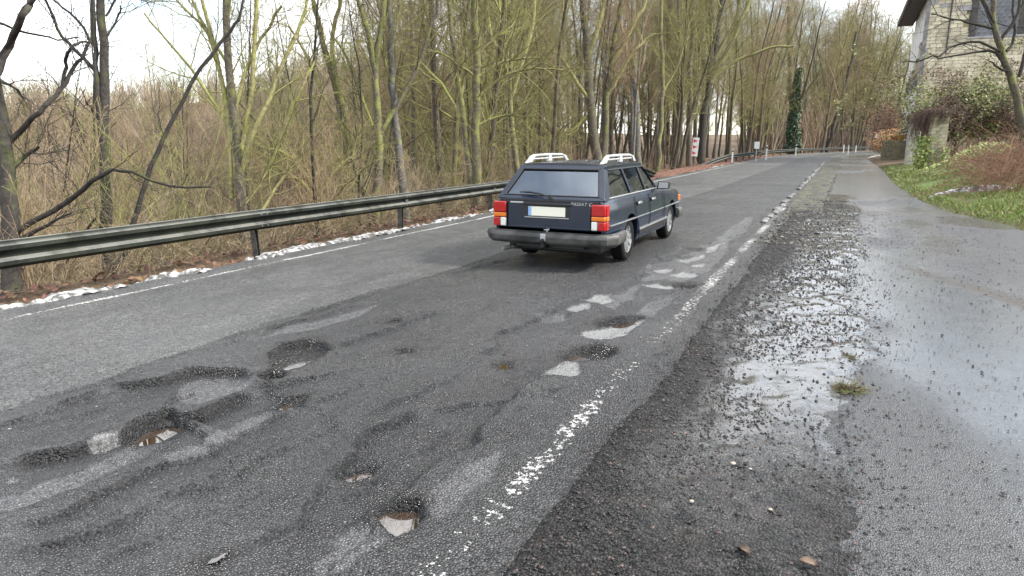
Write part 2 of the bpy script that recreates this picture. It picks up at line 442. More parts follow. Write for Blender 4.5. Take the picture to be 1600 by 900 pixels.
kx = rX[:nearrows] + .035 * fbm(jxn * 7, jyn * 7, 3); ky = rY[:nearrows] + .035 * fbm(jxn * 7 + 50, jyn * 7, 3)
for pl, dp in POTS:
    d_, s_ = seg_dist(kx, ky, pl, True)
    sd = np.where(inside(kx, ky, pl), -d_, d_)
    g_ = 1 - smooth(-.04, .005, sd)
    dep -= max(.045, dp * 1.5) * g_; damp = np.maximum(damp, 1 - smooth(-.02, .11, sd + .08 * fbm(jxn * 3, jyn * 3, 3))); crack_shade = np.maximum(crack_shade, .8 * np.exp(-((sd + .01) / .015) ** 2) * smooth(-.3, .2, fbm(jxn * 4, jyn * 4, 2))); low = np.maximum(low, g_)
for pl in PATCH:
    d_, s_ = seg_dist(jxn, jyn, pl, True)
    sd = np.where(inside(jxn, jyn, pl), -d_, d_)
    g_ = 1 - smooth(-.015, .008, sd)
    pat = np.maximum(pat, g_); dep -= .018 * g_; crack_shade = np.maximum(crack_shade, .8 * np.exp(-((sd - .012) / .012) ** 2) * smooth(-.35, .25, fbm(jxn * 3 + 5, jyn * 3, 2)))
    dep += .007 * np.exp(-(np.maximum(sd, 0) / .05)) * (sd > 0)
for pl in FAINT:
    d_, s_ = seg_dist(jxn, jyn, pl, True)
    sd = np.where(inside(jxn, jyn, pl), -d_, d_)
    fai = np.maximum(fai, 1 - smooth(-.03, .02, sd)); crack_shade = np.maximum(crack_shade, .6 * np.exp(-((sd - .010) / .010) ** 2) * smooth(-.2, .3, fbm(jxn * 2 + 5, jyn * 2, 3))); dep -= .010 * (1 - smooth(-.02, .01, sd))
d_, s_ = seg_dist(jxn, jyn, SEAM)
seam_n = fbm(jxn * 1.2, jyn * 1.2, 3)
crack_shade = np.maximum(crack_shade, np.exp(-(d_ / (.016 + .03 * np.maximum(0, seam_n))) ** 2) * smooth(-.35, .0, seam_n))
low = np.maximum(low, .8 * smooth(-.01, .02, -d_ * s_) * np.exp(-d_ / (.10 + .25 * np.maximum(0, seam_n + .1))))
dep -= .012 * np.exp(-(d_ / .03) ** 2) + .010 * smooth(-.01, .02, -d_ * s_) * np.exp(-d_ / .3)
d2, s2 = seg_dist(rX + .06 * fbm(rX * 3, rY * 3, 3), rY, SEAM)
lane = smooth(-.05, .05, -d2 * s2)                           # 1 on the worn lane
lane[ry > 26] = smooth(-4.25, -4.1, rX[ry > 26])
hz[:nearrows] += dep
hz *= smooth(-7.7, -7.5, rX) * .9 + .1
full = lambda a: np.concatenate([a, np.zeros((len(ry) - nearrows, len(rx)))], 0)
me = np_mesh('road', np.stack([rX + bend(rY), rY, hz], -1).reshape(-1, 3), grid_quads(len(ry), len(rx)))
add_attr(me, 'lane', lane); add_attr(me, 'low', full(low)); add_attr(me, 'patch', full(pat)); add_attr(me, 'damp', full(damp)); add_attr(me, 'faint', full(fai)); add_attr(me, 'crack_shade', full(crack_shade))
# worn paint lines
pl_l = np.exp(-((rX + 7.22 + .012 * fbm(rY * .5, rX * 0, 2)) / .055) ** 4)
wear = np.interp(rY, [1, 2.6, 3.6, 5.0, 6.5, 9, 14, 20, 60], [.60, .53, .38, .29, .33, .38, .40, .36, .45]) + .35 * fbm(rX * 0 + 3, rY * 1.3, 3)
pl_r = np.exp(-((rX + 1.37 + .02 * fbm(rY * .7, rX * 0 + 5, 2)) / .085) ** 4) * (rY < 19)
add_attr(me, 'line_left', pl_l); add_attr(me, 'wear_left', np.interp(rY, [3, 5, 8, 14, 40], [1.15, 1.02, .92, .84, .74]) + .3 * fbm(rY * 1.7, rX * 0 + 2, 3)); add_attr(me, 'line_right', pl_r * wear)
m = NT('asphalt')
v1 = m.voro(72, 'Color'); v1d = m.voro(72); v2 = m.voro(210); mpg = m.n.new('ShaderNodeMapping'); mpg.inputs['Scale'].default_value = (2.6, .5, 1); m.l.new(m.tc.outputs['Object'], mpg.inputs[0]); nb = m.noise(1.3, 6, .62, mpg.outputs[0]); nf = m.noise(26, 5, .7)
tint = m.n.new('ShaderNodeSeparateColor'); m.l.new(v1, tint.inputs[0]); st = tint.outputs[0]
ln = m.attr('lane')
dark = m.mix(m.ramp(st, .1, .95), (.003, .0033, .004), (.074, .075, .079))
light = m.mix(m.ramp(st, .1, .95), (.026, .027, .028), (.175, .176, .175))
base = m.mix(ln, light, dark)
base = m.mix(m.ramp(nb, .35, .65, 0, .55), base, (.022, .023, .026))
base = m.mix(m.math('MULTIPLY', m.ramp(m.noise(.45, 4, .6), .42, .62, 0, .5), m.math('SUBTRACT', 1., m.math('MULTIPLY', ln, .6))), base, m.mix(st, (.07, .07, .07), (.20, .20, .197)))
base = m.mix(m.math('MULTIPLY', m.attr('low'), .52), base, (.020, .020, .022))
base = m.mix(m.math('MULTIPLY', m.attr('faint'), .55), base, m.mix(st, (.06, .06, .064), (.23, .23, .235)))
base = m.mix(m.math('MULTIPLY', m.attr('damp'), .7), base, (.014, .013, .012))
base = m.mix(m.math('MULTIPLY', m.attr('patch'), .9), base, m.mix(st, (.13, .132, .135), (.27, .27, .265)))
base = m.mix(m.math('MULTIPLY', m.attr('crack_shade'), m.ramp(nf, .35, .6, .95, .55)), base, (.010, .010, .010))  # dark seam and crack lines, with slope shade painted in along the lips
base = m.mix(m.ramp(m.voro(38, 'Distance'), .07, .04, 0, .5), base, (.20, .20, .19))      # pale chips of stone
flake = m.math('ADD', m.noise(24, 4, .6), m.math('MULTIPLY', m.noise(70, 2), .35))
pr_ = m.math('GREATER_THAN', m.math('ADD', m.attr('line_right'), m.ramp(flake, .35, 1.0, -.6, .6)), .50)
plf = m.math('GREATER_THAN', m.math('ADD', m.attr('line_left'), m.ramp(flake, .35, 1.0, -.45, .45)), m.attr('wear_left'))
paint = m.math('MAXIMUM', pr_, plf)
base = m.mix(paint, base, m.mix(nf, (.38, .38, .365), (.66, .66, .635)))
ro = m.ramp(m.noise(2.2, 5, .6), .3, .7, .25, .48)
ro = m.math('SUBTRACT', ro, m.math('MULTIPLY', m.attr('low'), .08)); ro = m.math('SUBTRACT', ro, m.math('MULTIPLY', m.attr('damp'), .12))
hgt = m.math('SUBTRACT', m.math('MULTIPLY', nf, .5), m.math('MULTIPLY', v1d, .9))
m.set(Base_Color=base, Roughness=ro, Normal=m.bump(hgt, .022, m.ramp(m.attr('patch'), 0, 1, 1., .55)))
m.b.inputs['Specular IOR Level'].default_value = .5
M_ASPH = m.m
tag(link('road', me, m.m), kind='structure')

def road_h(x, y):
    i = min(len(ry) - 1, int(np.searchsorted(ry, y))); j = min(len(rx) - 1, int(np.searchsorted(rx, x)))
    return float(hz[i, j])

# puddles: level water lying in the holes
M_WATER = NT('muddy_water'); M_WATER.set(Base_Color=M_WATER.mix(M_WATER.noise(5, 3), (.02, .012, .006), (.05, .028, .014)), Roughness=.015, IOR=2.5,
    Normal=M_WATER.bump(M_WATER.noise(5, 1), .0004)); M_WATER = M_WATER.m
PUD = [
    ([(589, 784), (611, 775), (655, 773), (653, 793), (638, 811), (618, 821), (607, 807)], .016),
    ([(887, 550), (903, 543), (917, 547), (933, 553), (960, 547), (957, 552), (940, 555), (923, 560), (897, 557)], .016),
    ([(933, 500), (967, 495), (1000, 490), (987, 498), (947, 504)], .016), ([(1053, 443), (1077, 442), (1080, 445), (1063, 447)], .016),
    ([(200, 664), (222, 652), (250, 647), (322, 636), (285, 650), (245, 668), (215, 672)], .012), ([(434, 621), (445, 615), (480, 611), (462, 622)], .012),
    ([(530, 724), (545, 712), (588, 707), (575, 718), (550, 728)], .007), ([(415, 586), (428, 582), (442, 583), (435, 588)], .012),
    ([(602, 500), (612, 496), (625, 496), (618, 500)], .012), ([(618, 543), (627, 540), (642, 541), (636, 545)], .012), ([(778, 561), (786, 556), (800, 558), (797, 563)], .012),
    ([(318, 862), (332, 853), (353, 845), (336, 860)], .006),
]
for pts, lift in PUD:
    P = np.array([G(*p) for p in pts]); c = P.mean(0)
    rr = [road_h(c[0] + (p_[0] - c[0]) * .9, c[1] + (p_[1] - c[1]) * .9) for p_ in P]
    rr = [road_h(c[0] + (p_[0] - c[0]) * 1.22 + 0., c[1] + (p_[1] - c[1]) * 1.22) for p_ in P] + [road_h(*(c[:2] + ((P[i_] + P[i_ - 1])[:2] * .5 - c[:2]) * 1.22)) for i_ in range(len(P))]
    ii = np.linspace(P[:, 0].min(), P[:, 0].max(), 14); jj = np.linspace(P[:, 1].min(), P[:, 1].max(), 14)
    IX, JY = np.meshgrid(ii, jj); ok_ = inside(IX, JY, [tuple(p_) for p_ in P]); flo = [road_h(a_, b_) for a_, b_ in zip(IX[ok_], JY[ok_])]
    zw = max(float(np.percentile(flo, 55)) + .004, float(np.percentile(flo, 10)) + .55 * (float(np.percentile(rr, 20)) - float(np.percentile(flo, 10))))
    Q = c + (P - c) * 1.22
    b_ = MB()
    n_ = len(Q); pp = []
    for i in range(n_):
        p0, p1, p2, p3 = Q[i - 1], Q[i], Q[(i + 1) % n_], Q[(i + 2) % n_]
        for t in (0, .33, .66): pp.append(.5 * (2 * p1 + (p2 - p0) * t + (2 * p0 - 5 * p1 + 4 * p2 - p3) * t * t + (3 * p1 - p0 - 3 * p2 + p3) * t ** 3))
    b_.add([(p[0], p[1], zw) for p in pp], [tuple(range(len(pp)))])
    tag(b_.build('puddle', M_WATER, smooth_shade=False), kind='structure')

# ------------------------------------------------------------------ gravel shoulder and footpath: one sheet each
sx = np.arange(-1.18, .75, .028)
sy = [1.0]
while sy[-1] < 24: sy.append(sy[-1] + max(.016, .007 * sy[-1]))
sy = np.array(sy)
sX, sY = np.meshgrid(sx, sy)
ed = .14 * fbm(sY * 1.1, sX * 0, 4)
sXX = sX + ed * smooth(.9, -1.2, sX) * 0
sh = .012 * smooth(-1.18, -.95, sX + ed) + .016 * fbm(sX * 7, sY * 5, 4) + .02 * fbm(sX * 1.5, sY * .8, 2) - .03 * smooth(-1.05, -1.18, sX)
sh = sh * (1 - smooth(.1, .7, sX) * .5) + .006 - .03 * (1 - smooth(-1.16, -1.02, sX + ed * .6)) + .010 * fbm(sX * 15, sY * 11, 3) * (sY < 14) - .034 * smooth(-.38, .42, sX - .30 - .42 * fbm(sY * .7, sX * .5 + 3, 3)) - .03 * smooth(.62, .74, sX)
me = np_mesh('gravel_shoulder', np.stack([sX + bend(sY), sY, sh], -1).reshape(-1, 3), grid_quads(len(sy), len(sx)))
wetm = smooth(-1.0, -.2, sX + .55 * fbm(sX * 1.4 + 11, sY * .6, 4)) * smooth(2.2, 5.5, sY + 1.5 * fbm(sX, sY * .7, 3))
wetm = np.clip(wetm * 1.35, 0, 1); add_attr(me, 'wet', wetm)
m = NT('wet_grit')
vs1 = m.voro(70, 'Color'); vd = m.voro(70); se = m.n.new('ShaderNodeSeparateColor'); m.l.new(vs1, se.inputs[0]); st = se.outputs[0]
col = m.mix(st, (.002, .002, .0024), (.062, .060, .059))
col = m.mix(m.ramp(m.noise(3, 5), .5, .7, 0, .6), col, (.030, .022, .019))
col = m.mix(m.ramp(m.voro(40), .07, .03, 0, .15), col, (.13, .12, .11))
wet = m.attr('wet')
rgh = m.ramp(m.math('ADD', m.math('MULTIPLY', wet, .75), m.ramp(m.noise(6, 6, .7), .3, .7, -.35, .45)), .1, .6, .50, .10)
m.set(Coat_Weight=m.math('MULTIPLY', wet, .8), Coat_Roughness=.14, Coat_IOR=1.6, Base_Color=col, Roughness=rgh, Normal=m.bump(m.math('SUBTRACT', m.noise(30, 4, .7), vd), .034, m.ramp(rgh, .10, .5, .10, 1.)))
m.l.new(m.ramp(wet, 0, .6, .18, .5), m.b.inputs['Specular IOR Level'])
tag(link('gravel_shoulder', me, m.m), kind='structure')

px_u = np.linspace(0, 1, 90)
py = [1.0]
while py[-1] < 160: py.append(py[-1] + max(.03, .012 * py[-1]))
py = np.array(py)
U_, pY = np.meshgrid(px_u, py)
x0 = np.where(py < 18, .02, np.interp(py, [18, 24, 50, 100, 160], [-.2, -.5, -.5, -.5, -.5]))[:, None]
x1 = path_edge(py)[:, None]
wob = .05 * fbm(pY * 1.3, U_ * 0, 3)
pX = x0 + (x1 + wob + .04 - x0) * U_
ph = .006 * fbm(pX * 2, pY * 1.2, 3) + .004
ph = ph - .012 * smooth(.2, .02, pX) * (pY < 18) - .05 * smooth(.985, 1, U_)
me = np_mesh('footpath', np.stack([pX + bend(pY), pY, ph], -1).reshape(-1, 3), grid_quads(len(py), len(px_u)))
wet = smooth(-.18, .2, fbm(pX * .6 + 3, pY * .28 + 2, 4) + .25) * (1 - .7 * smooth(6.5, 2.6, pY + .8 * fbm(pX, pY * .8, 3))) * (1 - .8 * smooth(1.4, 2.4, pX) * (pY < 16))
b0 = np.interp(pX, [.85, 1.75, 2.6, 3.6], [10.6, 8.8, 7.5, 6.4])
mud = np.exp(-((pY - b0 - .3 * fbm(pX * 2, pY, 3)) / (.18 + .25 * smooth(.6, 2.4, pX))) ** 2) * smooth(.5, 1.1, pX)
b1 = 18.5 + .6 * fbm(pX * 1.5, pY, 2)
mud = np.maximum(mud, .6 * np.exp(-((pY - b1) / .5) ** 2))
add_attr(me, 'wet', wet); add_attr(me, 'mud', mud)
m = NT('wet_path_asphalt')
vs1 = m.voro(110, 'Color'); vd = m.voro(110); se = m.n.new('ShaderNodeSeparateColor'); m.l.new(vs1, se.inputs[0]); st = se.outputs[0]
col = m.mix(st, (.014, .015, .017), (.085, .088, .093))
col = m.mix(m.ramp(m.noise(1.3, 5), .4, .7, 0, .5), col, (.04, .04, .043))
col = m.mix(m.math('MULTIPLY', m.attr('mud'), m.ramp(m.noise(9, 5), .3, .6, .3, .95)), col, (.060, .045, .031))
wet = m.math('MULTIPLY', m.attr('wet'), m.ramp(m.attr('mud'), 0, 1, 1, .3))
rgh = m.ramp(m.math('ADD', wet, m.ramp(m.noise(5, 6, .65), .3, .7, -.25, .25)), .0, 1., .42, .17)
m.set(Coat_Weight=m.math('MULTIPLY', m.ramp(wet, .1, .8, .12, .8), m.ramp(m.attr('mud'), .1, .7, 1, .05)), Coat_Roughness=.24, Coat_IOR=1.6, Base_Color=col, Roughness=rgh, Normal=m.bump(m.math('SUBTRACT', m.math('MULTIPLY', m.noise(45, 4, .6), .6), vd), .009, m.ramp(rgh, .17, .42, .12, 1.)))
tag(link('footpath', me, m.m), kind='structure')

# mossy strip between kerb and footpath, farther on
vy = np.concatenate([np.arange(15.5, 40, .12), np.arange(40, 110, .8)]); vx = np.linspace(-1.32, -.42, 26)
vX, vY = np.meshgrid(vx, vy)
vX2 = vX + smooth(22, 17, vY) * .1
vh = (.05 + .05 * fbm(vX * 4, vY * 3, 4)) * smooth(-.4, -.6, vX) * smooth(15.5, 20, vY) - .012
me = np_mesh('verge_strip', np.stack([vX2 + bend(vY), vY, vh], -1).reshape(-1, 3), grid_quads(len(vy), len(vx)))
M_STRIP = mat('strip_soil', (.030, .027, .020), .6, (.085, .085, .03), 2.3, lo=.45, hi=.7, bump=.03, bscale=25)
tag(link('verge_strip', me, M_STRIP), kind='structure')
M_KERB = mat('kerb_concrete', (.05, .048, .045), .6, (.19, .19, .18), 3.0, bump=.02, bscale=30, rand=.2)
kr = empty('kerb'); kr['kind'] = 'structure'
rng = random.Random(4)
Yk = 15.6
while Yk < 92:
    L_ = .95 if Yk < 60 else 2.9
    if rng.random() > .12:
        b_ = MB(); xk = -1.46 - .2 * float(smooth(25, 60, Yk)) + rng.uniform(-.03, .03) + float(bend(Yk))
        hh = rng.uniform(.035, .07) * (.6 if Yk < 20 else 1.)
        b_.box((0, 0, 0), (rng.uniform(.11, .17), L_ - rng.uniform(.02, .2), hh * 2))
        o = b_.build('kerb_stone', M_KERB, kr, bevel=.02, loc=(xk, Yk, 0.004))
        o.rotation_euler = (rng.uniform(-.02, .02), rng.uniform(-.1, .1), rng.uniform(-.05, .05) - float(bend(Yk + 1) - bend(Yk)))
    Yk += L_ + .03
# ------------------------------------------------------------------ the car (x to its right, y forward from the rear axle)
M_PAINT = mat('dark_blue_paint', (.004, .011, .027), .25, spec=.6, coat=.25, col2=(.007, .016, .035), nscale=6, bump=.0006, bscale=5)
M_PLAST = mat('bumper_plastic', (.028, .028, .027), .5, (.085, .084, .08), 5, bump=.006, bscale=9)
M_BLACK = mat('black_trim', (.012, .012, .013), .45)
M_CHROME = mat('bright_trim', (.55, .56, .57), .25, metal=.7)
M_RAIL = mat('roof_rail_grey', (.38, .39, .39), .45)
M_TYRE = mat('tyre_rubber', (.008, .008, .008), .8, spec=.2)
M_RIM = mat('rim_metal', (.45, .46, .47), .4, (.25, .25, .25), 14, metal=.6)
M_RED = mat('red_lens', (.40, .008, .010), .18, coat=.5)
M_ORANGE = mat('orange_lens', (.70, .17, .01), .2, coat=.5)
M_WHITE = mat('white_lens', (.75, .74, .70), .2, coat=.5)
M_PLATE = mat('plate_white', (.82, .80, .68), .35)
M_EU = mat('plate_blue', (.25, .42, .75), .35)
M_INT = mat('seat_cloth', (.03, .032, .036), .9)
M_GLASS = bpy.data.materials.new('car_glass'); M_GLASS.use_nodes = True
_n = M_GLASS.node_tree.nodes; _l = M_GLASS.node_tree.links
_n.remove(_n['Principled BSDF'])
_t = _n.new('ShaderNodeBsdfTransparent'); _t.inputs[0].default_value = (.62, .66, .66, 1)
_g = _n.new('ShaderNodeBsdfGlossy'); _g.inputs['Roughness'].default_value = .02; _g.inputs['Color'].default_value = (.78, .88, 1, 1)
_f = _n.new('ShaderNodeFresnel'); _f.inputs[0].default_value = 2.7
_m = _n.new('ShaderNodeMixShader'); _l.new(_f.outputs[0], _m.inputs[0]); _l.new(_t.outputs[0], _m.inputs[1]); _l.new(_g.outputs[0], _m.inputs[2])
_l.new(_m.outputs[0], _n['Material Output'].inputs[0])

def body_mesh():
    stn = [(-1.03, .775, .905, .44), (-1.00, .80, .915, .38), (-.85, .825, .92, .30), (-.45, .838, .915, .23), (.3, .845, .91, .205), (1.2, .847, .905, .20),
           (1.72, .845, .905, .20), (1.95, .842, .885, .20), (2.5, .836, .86, .20), (3.0, .822, .825, .20), (3.25, .80, .80, .24), (3.38, .765, .755, .30)]
    V = []; F = []
    for y, w, zt, zb in stn:
        half = [(w * .85, zb), (w * .955, zb + .05), (w * .99, zb + .16), (w * 1.0, .50), (w * 1.012, .585), (w * .998, .62), (w * .985, .74), (w * .958, zt - .035), (w * .93, zt), (w * .5, zt + .014)]
        pr_ = half + [(-a, b) for a, b in reversed(half)]
        V += [(x, y, z) for x, z in pr_]
    n = 20; m_ = len(stn)
    for i in range(m_ - 1):
        for k in range(n):
            F.append((i * n + k, i * n + (k + 1) % n, (i + 1) * n + (k + 1) % n, (i + 1) * n + k))
    F.append(tuple(range(n))); F.append(tuple((m_ - 1) * n + k for k in reversed(range(n))))
    b = MB(); b.add(V, F)
    o = b.build('body', M_PAINT)
    for y in (0, 2.55):
        for s in (-1, 1):
            c = MB(); c.lathe([(.365, .50 * s), (.365, 1.0 * s)], (0, y, .31), 'x', 40)
            co = c.build('cutter', M_BLACK)
            md = o.modifiers.new('arch', 'BOOLEAN'); md.operation = 'DIFFERENCE'; md.solver = 'EXACT'; md.object = co
    dg = bpy.context.evaluated_depsgraph_get(); dg.update()
    me = bpy.data.meshes.new_from_object(o.evaluated_get(dg))
    for md in list(o.modifiers):
        co = md.object; o.modifiers.remove(md); bpy.data.objects.remove(co)
    bpy.data.objects.remove(o)
    me.name = 'body'
    while len(me.materials) > 1: me.materials.pop()
    for p in me.polygons: p.material_index = 0; p.use_smooth = True
    me.set_sharp_from_angle(angle=R(28))
    return me

def SIDE(s, off=0.0):
    """side glass plane: (y, z) -> point; it leans in toward the roof"""
    return lambda y, z: (s * (.785 - (z - .905) / .43 * .165 + off - .012 * max(0, y - 1.2) ** 2 - .02 * max(0, -.3 - y)), y, z)

def make_car(label):
    car = empty('station_wagon', label=label, cat='car')
    body = link('body', body_mesh(), M_PAINT, car)
    # shell of the cabin
    for s in (-1, 1):
        f0, f1 = SIDE(s), SIDE(s, -.045)
        win = [[(-.74, .945), (.17, .945), (.10, 1.295), (-.50, 1.295)], [(.245, .945), (.965, .945), (.905, 1.295), (.165, 1.295)], [(1.035, .945), (1.63, .945), (1.20, 1.295), (.965, 1.295)]]
        d = MB(); d.prism([(-1.00, .90), (-.74, .90), (-.74, .945), (-.50, 1.295), (-.46, 1.345), (-.56, 1.345)], f0, f1); d.build('rear_pillar', M_PAINT, car, .012)
        d = MB(); d.prism([(.17, .945), (.245, .945), (.165, 1.295), (.10, 1.295)], f0, f1); d.build('pillar', M_PAINT, car, .006)
        d = MB(); d.prism([(.965, .945), (1.035, .945), (.965, 1.295), (.905, 1.295)], f0, f1); d.build('pillar', M_BLACK, car, .006)
        d = MB(); d.prism([(1.63, .945), (1.63, .90), (1.80, .90), (1.13, 1.345), (1.08, 1.345), (1.20, 1.295)], f0, f1); d.build('pillar', M_PAINT, car, .008)
        d = MB(); d.prism([(-.50, 1.295), (1.20, 1.295), (1.08, 1.350), (-.53, 1.350)], f0, f1); d.build('roof_side', M_PAINT, car, .008)
        d = MB(); d.prism([(-.74, .895), (1.63, .895), (1.63, .945), (-.74, .945)], f0, f1); d.build('window_sill', M_PAINT, car, .006)
        for w in win:
            d = MB(); d.prism(w, SIDE(s, -.018), SIDE(s, -.022)); d.build('side_window', M_GLASS, car, smooth_shade=False)
        d = MB(); d.prism([(-.80, .937), (1.62, .932), (1.62, .946), (-.80, .951)], SIDE(s, .008), SIDE(s, -.002)); d.build('window_trim', M_CHROME, car)
        d = MB(); d.prism([(-.50, 1.290), (1.19, 1.290), (1.17, 1.304), (-.50, 1.304)], SIDE(s, .006), SIDE(s, -.002)); d.build('window_trim', M_BLACK, car)
        # wind deflector strip at the top of the glass, bright in the photograph
        # mouldings along the flank
        fl = lambda o_: (lambda y, z: (s * (.850 + o_ - .012 * (y < -.3) * ((-.3 - y) / .6) ** 2 * 2 - .03 * max(0, (y - 2.4)) ** 2), y, z))
        d = MB(); d.prism([(-.93, .588), (-.42, .590), (-.42, .606), (-.93, .604)], fl(.012), fl(-.02)); d.build('moulding', M_CHROME, car)
        d = MB(); d.prism([(-.40, .590), (3.1, .592), (3.1, .606), (-.40, .606)], fl(.012), fl(-.02)); d.build('moulding', M_CHROME, car)
        d = MB(); d.prism([(.42, .395), (2.15, .40), (2.15, .425), (.42, .42)], fl(.008), fl(-.03)); d.build('rub_strip', M_CHROME, car)
        d = MB(); d.prism([(.42, .335), (2.15, .335), (2.15, .393), (.42, .393)], fl(.004), fl(-.04)); d.build('sill_panel', M_BLACK, car)
        # door gaps: shallow dark grooves set proud by 2 mm
        for (ya, yb) in ((1.0, 1.0), (1.92, 1.92)):
            d = MB(); d.tube([(s * .845, ya, .26), (s * .853, ya, .45), (s * .858, ya, .585), (s * .848, ya, .72), (s * .815, ya, .89)], .005, 5); d.build('door_gap', M_BLACK, car)
        d = MB(); d.tube([(s * .815, .21, .89), (s * .842, .22, .74), (s * .856, .24, .60), (s * .852, .36, .50), (s * .842, .43, .38), (s * .838, .45, .26)], .005, 5); d.build('door_gap', M_BLACK, car)
        for ya in (.40, 1.18):
            d = MB(); d.box((s * .846, ya, .795), (.03, .20, .032)); h = d.build('door_handle', M_CHROME, car, .008)
            d = MB(); d.box((s * .842, ya, .795), (.02, .24, .055)); d.build('handle_recess', M_BLACK, car, .006)
        # mirror
        d = MB(); d.prism([(0, 0), (.20, .01), (.21, .12), (.03, .13)], lambda u, v: (s * (.80 + u), 1.50, .92 + v), lambda u, v: (s * (.81 + u * .95), 1.60, .925 + v * .92))
        mi = d.build('wing_mirror', M_BLACK, car, .012)
        d = MB(); d.prism([(.035, .018), (.19, .022), (.195, .108), (.045, .115)], lambda u, v: (s * (.80 + u), 1.496, .92 + v), lambda u, v: (s * (.80 + u), 1.499, .92 + v)); d.build('mirror_glass', M_RAIL, mi)
        # tail lamp cluster: red over amber over red and white
        tl = MB(); tl.box((s * .705, -1.035, .705), (.185, .05, .325)); lamp = tl.build('tail_lamp', M_BLACK, car, .01)
        zs = [(.800, .150, 0, .19, M_RED, 'red_lens'), (.692, .062, 0, .19, M_ORANGE, 'amber_lens'), (.598, .118, .045, .10, M_RED, 'red_lens'), (.598, .118, -.052, .082, M_WHITE, 'white_lens')]
        for z, h, dx, w, mm, nm in zs:
            d = MB(); d.box((s * (.709 + dx), -1.045, z), (w, .07, h - .004)); d.build(nm, mm, lamp, .012)
        for z, h, mm, nm in ((.800, .150, M_RED, 'red_lens'), (.692, .062, M_ORANGE, 'amber_lens'), (.598, .118, M_RED, 'red_lens')):
            d = MB(); d.box((s * .806, -.985, z), (.022, .10, h - .004)); d.build(nm, mm, lamp, .008)
    # roof
    g = MB(); ys = np.linspace(-.58, 1.16, 12); xs = np.linspace(-.63, .63, 13)
    V = []
    for dz in (0, -.035):
        for y in ys:
            for x in xs:
                z = 1.352 + .040 * (1 - (x / .63) ** 4) - .012 * ((y - .25) / .85) ** 4 + dz
                V.append((x, y, z))
    nx, ny = len(xs), len(ys); F = []
    for j in range(ny - 1):
        for i in range(nx - 1):
            a = j * nx + i; F.append((a, a + 1, a + nx + 1, a + nx)); b0 = nx * ny + a; F.append((b0, b0 + nx, b0 + nx + 1, b0 + 1))
    for j in range(ny - 1):
        for i in (0, nx - 1): a = j * nx + i; F.append((a, a + nx, a + nx + nx * ny, a + nx * ny))
    for i in range(nx - 1):
        for j in (0, ny - 1): a = j * nx + i; F.append((a, a + 1, a + 1 + nx * ny, a + nx * ny))
    g.add(V, F); g.build('roof', M_PAINT, car, sharp=50)
    # tailgate frame and glass: a plane leaning forward
    TG = lambda o_: (lambda x, t: (x * (1 - .0 * t), -1.005 + .445 * t - .93 * o_ , .915 + .440 * t + .35 * -o_ * -1))
    def tgx(w0, w1, t): return w0 + (w1 - w0) * t
    hw = lambda t: .775 - .170 * t
    fr = [(-hw(0), 0), (hw(0), 0), (hw(1), 1), (-hw(1), 1)]
    ins = [(-hw(.1) + .085, .10), (hw(.1) - .085, .10), (hw(.86) - .075, .86), (-hw(.86) + .075, .86)]
    for q in ([fr[0], fr[1], ins[1], ins[0]], [fr[1], fr[2], ins[2], ins[1]], [fr[2], fr[3], ins[3], ins[2]], [fr[3], fr[0], ins[0], ins[3]]):
        d = MB(); d.prism(q, TG(.012), TG(-.03)); d.build('tailgate_frame', M_PAINT, car, .006)
    d = MB(); d.prism(ins, TG(-.004), TG(-.009)); d.build('rear_window', M_GLASS, car, smooth_shade=False)
    for i in range(4):
        a, b_ = ins[i], ins[(i + 1) % 4]
        d = MB(); d.tube([TG(.012)(*a), TG(.012)(*b_)], .011, 6); d.build('window_seal', M_BLACK, car)
    # wiper
    w = MB(); w.tube([(.02, -1.035, .94), (-.05, -1.03, .965), (-.16, -.995, .995)], [.012, .010, .008], 6); wi = w.build('rear_wiper', M_BLACK, car)
    d = MB(); d.tube([(-.14, -1.008, .988), (-.30, -1.000, 1.004), (-.44, -1.000, 1.002)], [.010, .016, .008], 6); d.build('wiper_blade', M_BLACK, wi)
    d = MB(); d.lathe([(.028, 0), (.028, .03), (.015, .045)], (.03, -1.06, .93), 'y', 12); d.build('wiper_hub', M_BLACK, wi)
    # tailgate lower panel, its crease, recess, handle bar, plate, lock
    t = MB(); t.box((0, -1.030, .715), (1.20, .035, .385)); tg = t.build('tailgate', M_PAINT, car, .014, 3)
    d = MB(); d.box((0, -1.046, .545), (1.195, .014, .012)); d.build('tailgate_crease', M_PAINT, tg, .004)
    d = MB(); d.box((0, -1.048, .900), (1.40, .012, .022)); d.build('tailgate_gap', M_BLACK, tg, .003)
    d = MB(); d.box((-.02, -1.0475, .755), (.66, .006, .17)); d.build('plate_recess', M_BLACK, tg, .01)
    d = MB(); d.box((-.02, -1.060, .855), (.70, .035, .030)); d.build('handle_bar', M_BLACK, tg, .008)
    d = MB(); d.box((-.02, -1.056, .676), (.64, .014, .012)); d.build('plate_lip', M_RAIL, tg, .004)
    d = MB(); d.box((-.02, -1.054, .758), (.535, .010, .125)); pl_ = d.build('number_plate', M_PLATE, car, .006)
    d = MB(); d.box((-.262, -1.060, .758), (.045, .004, .118)); d.build('plate_strip', M_EU, pl_)
    d = MB(); d.box((-.46, -1.050, .868), (.20, .008, .022)); d.build('badge', M_CHROME, tg, .004)
    tx = bpy.data.curves.new('badge_text', 'FONT'); tx.body = 'PASSAT C'; tx.size = .062; tx.extrude = .004; tx.align_x = 'CENTER'; tx.space_character = 1.1; tx.shear = .25
    to = bpy.data.objects.new('badge_text', tx); COL.objects.link(to)
    dg = bpy.context.evaluated_depsgraph_get(); dg.update()
    tme = bpy.data.meshes.new_from_object(to.evaluated_get(dg)); bpy.data.objects.remove(to)
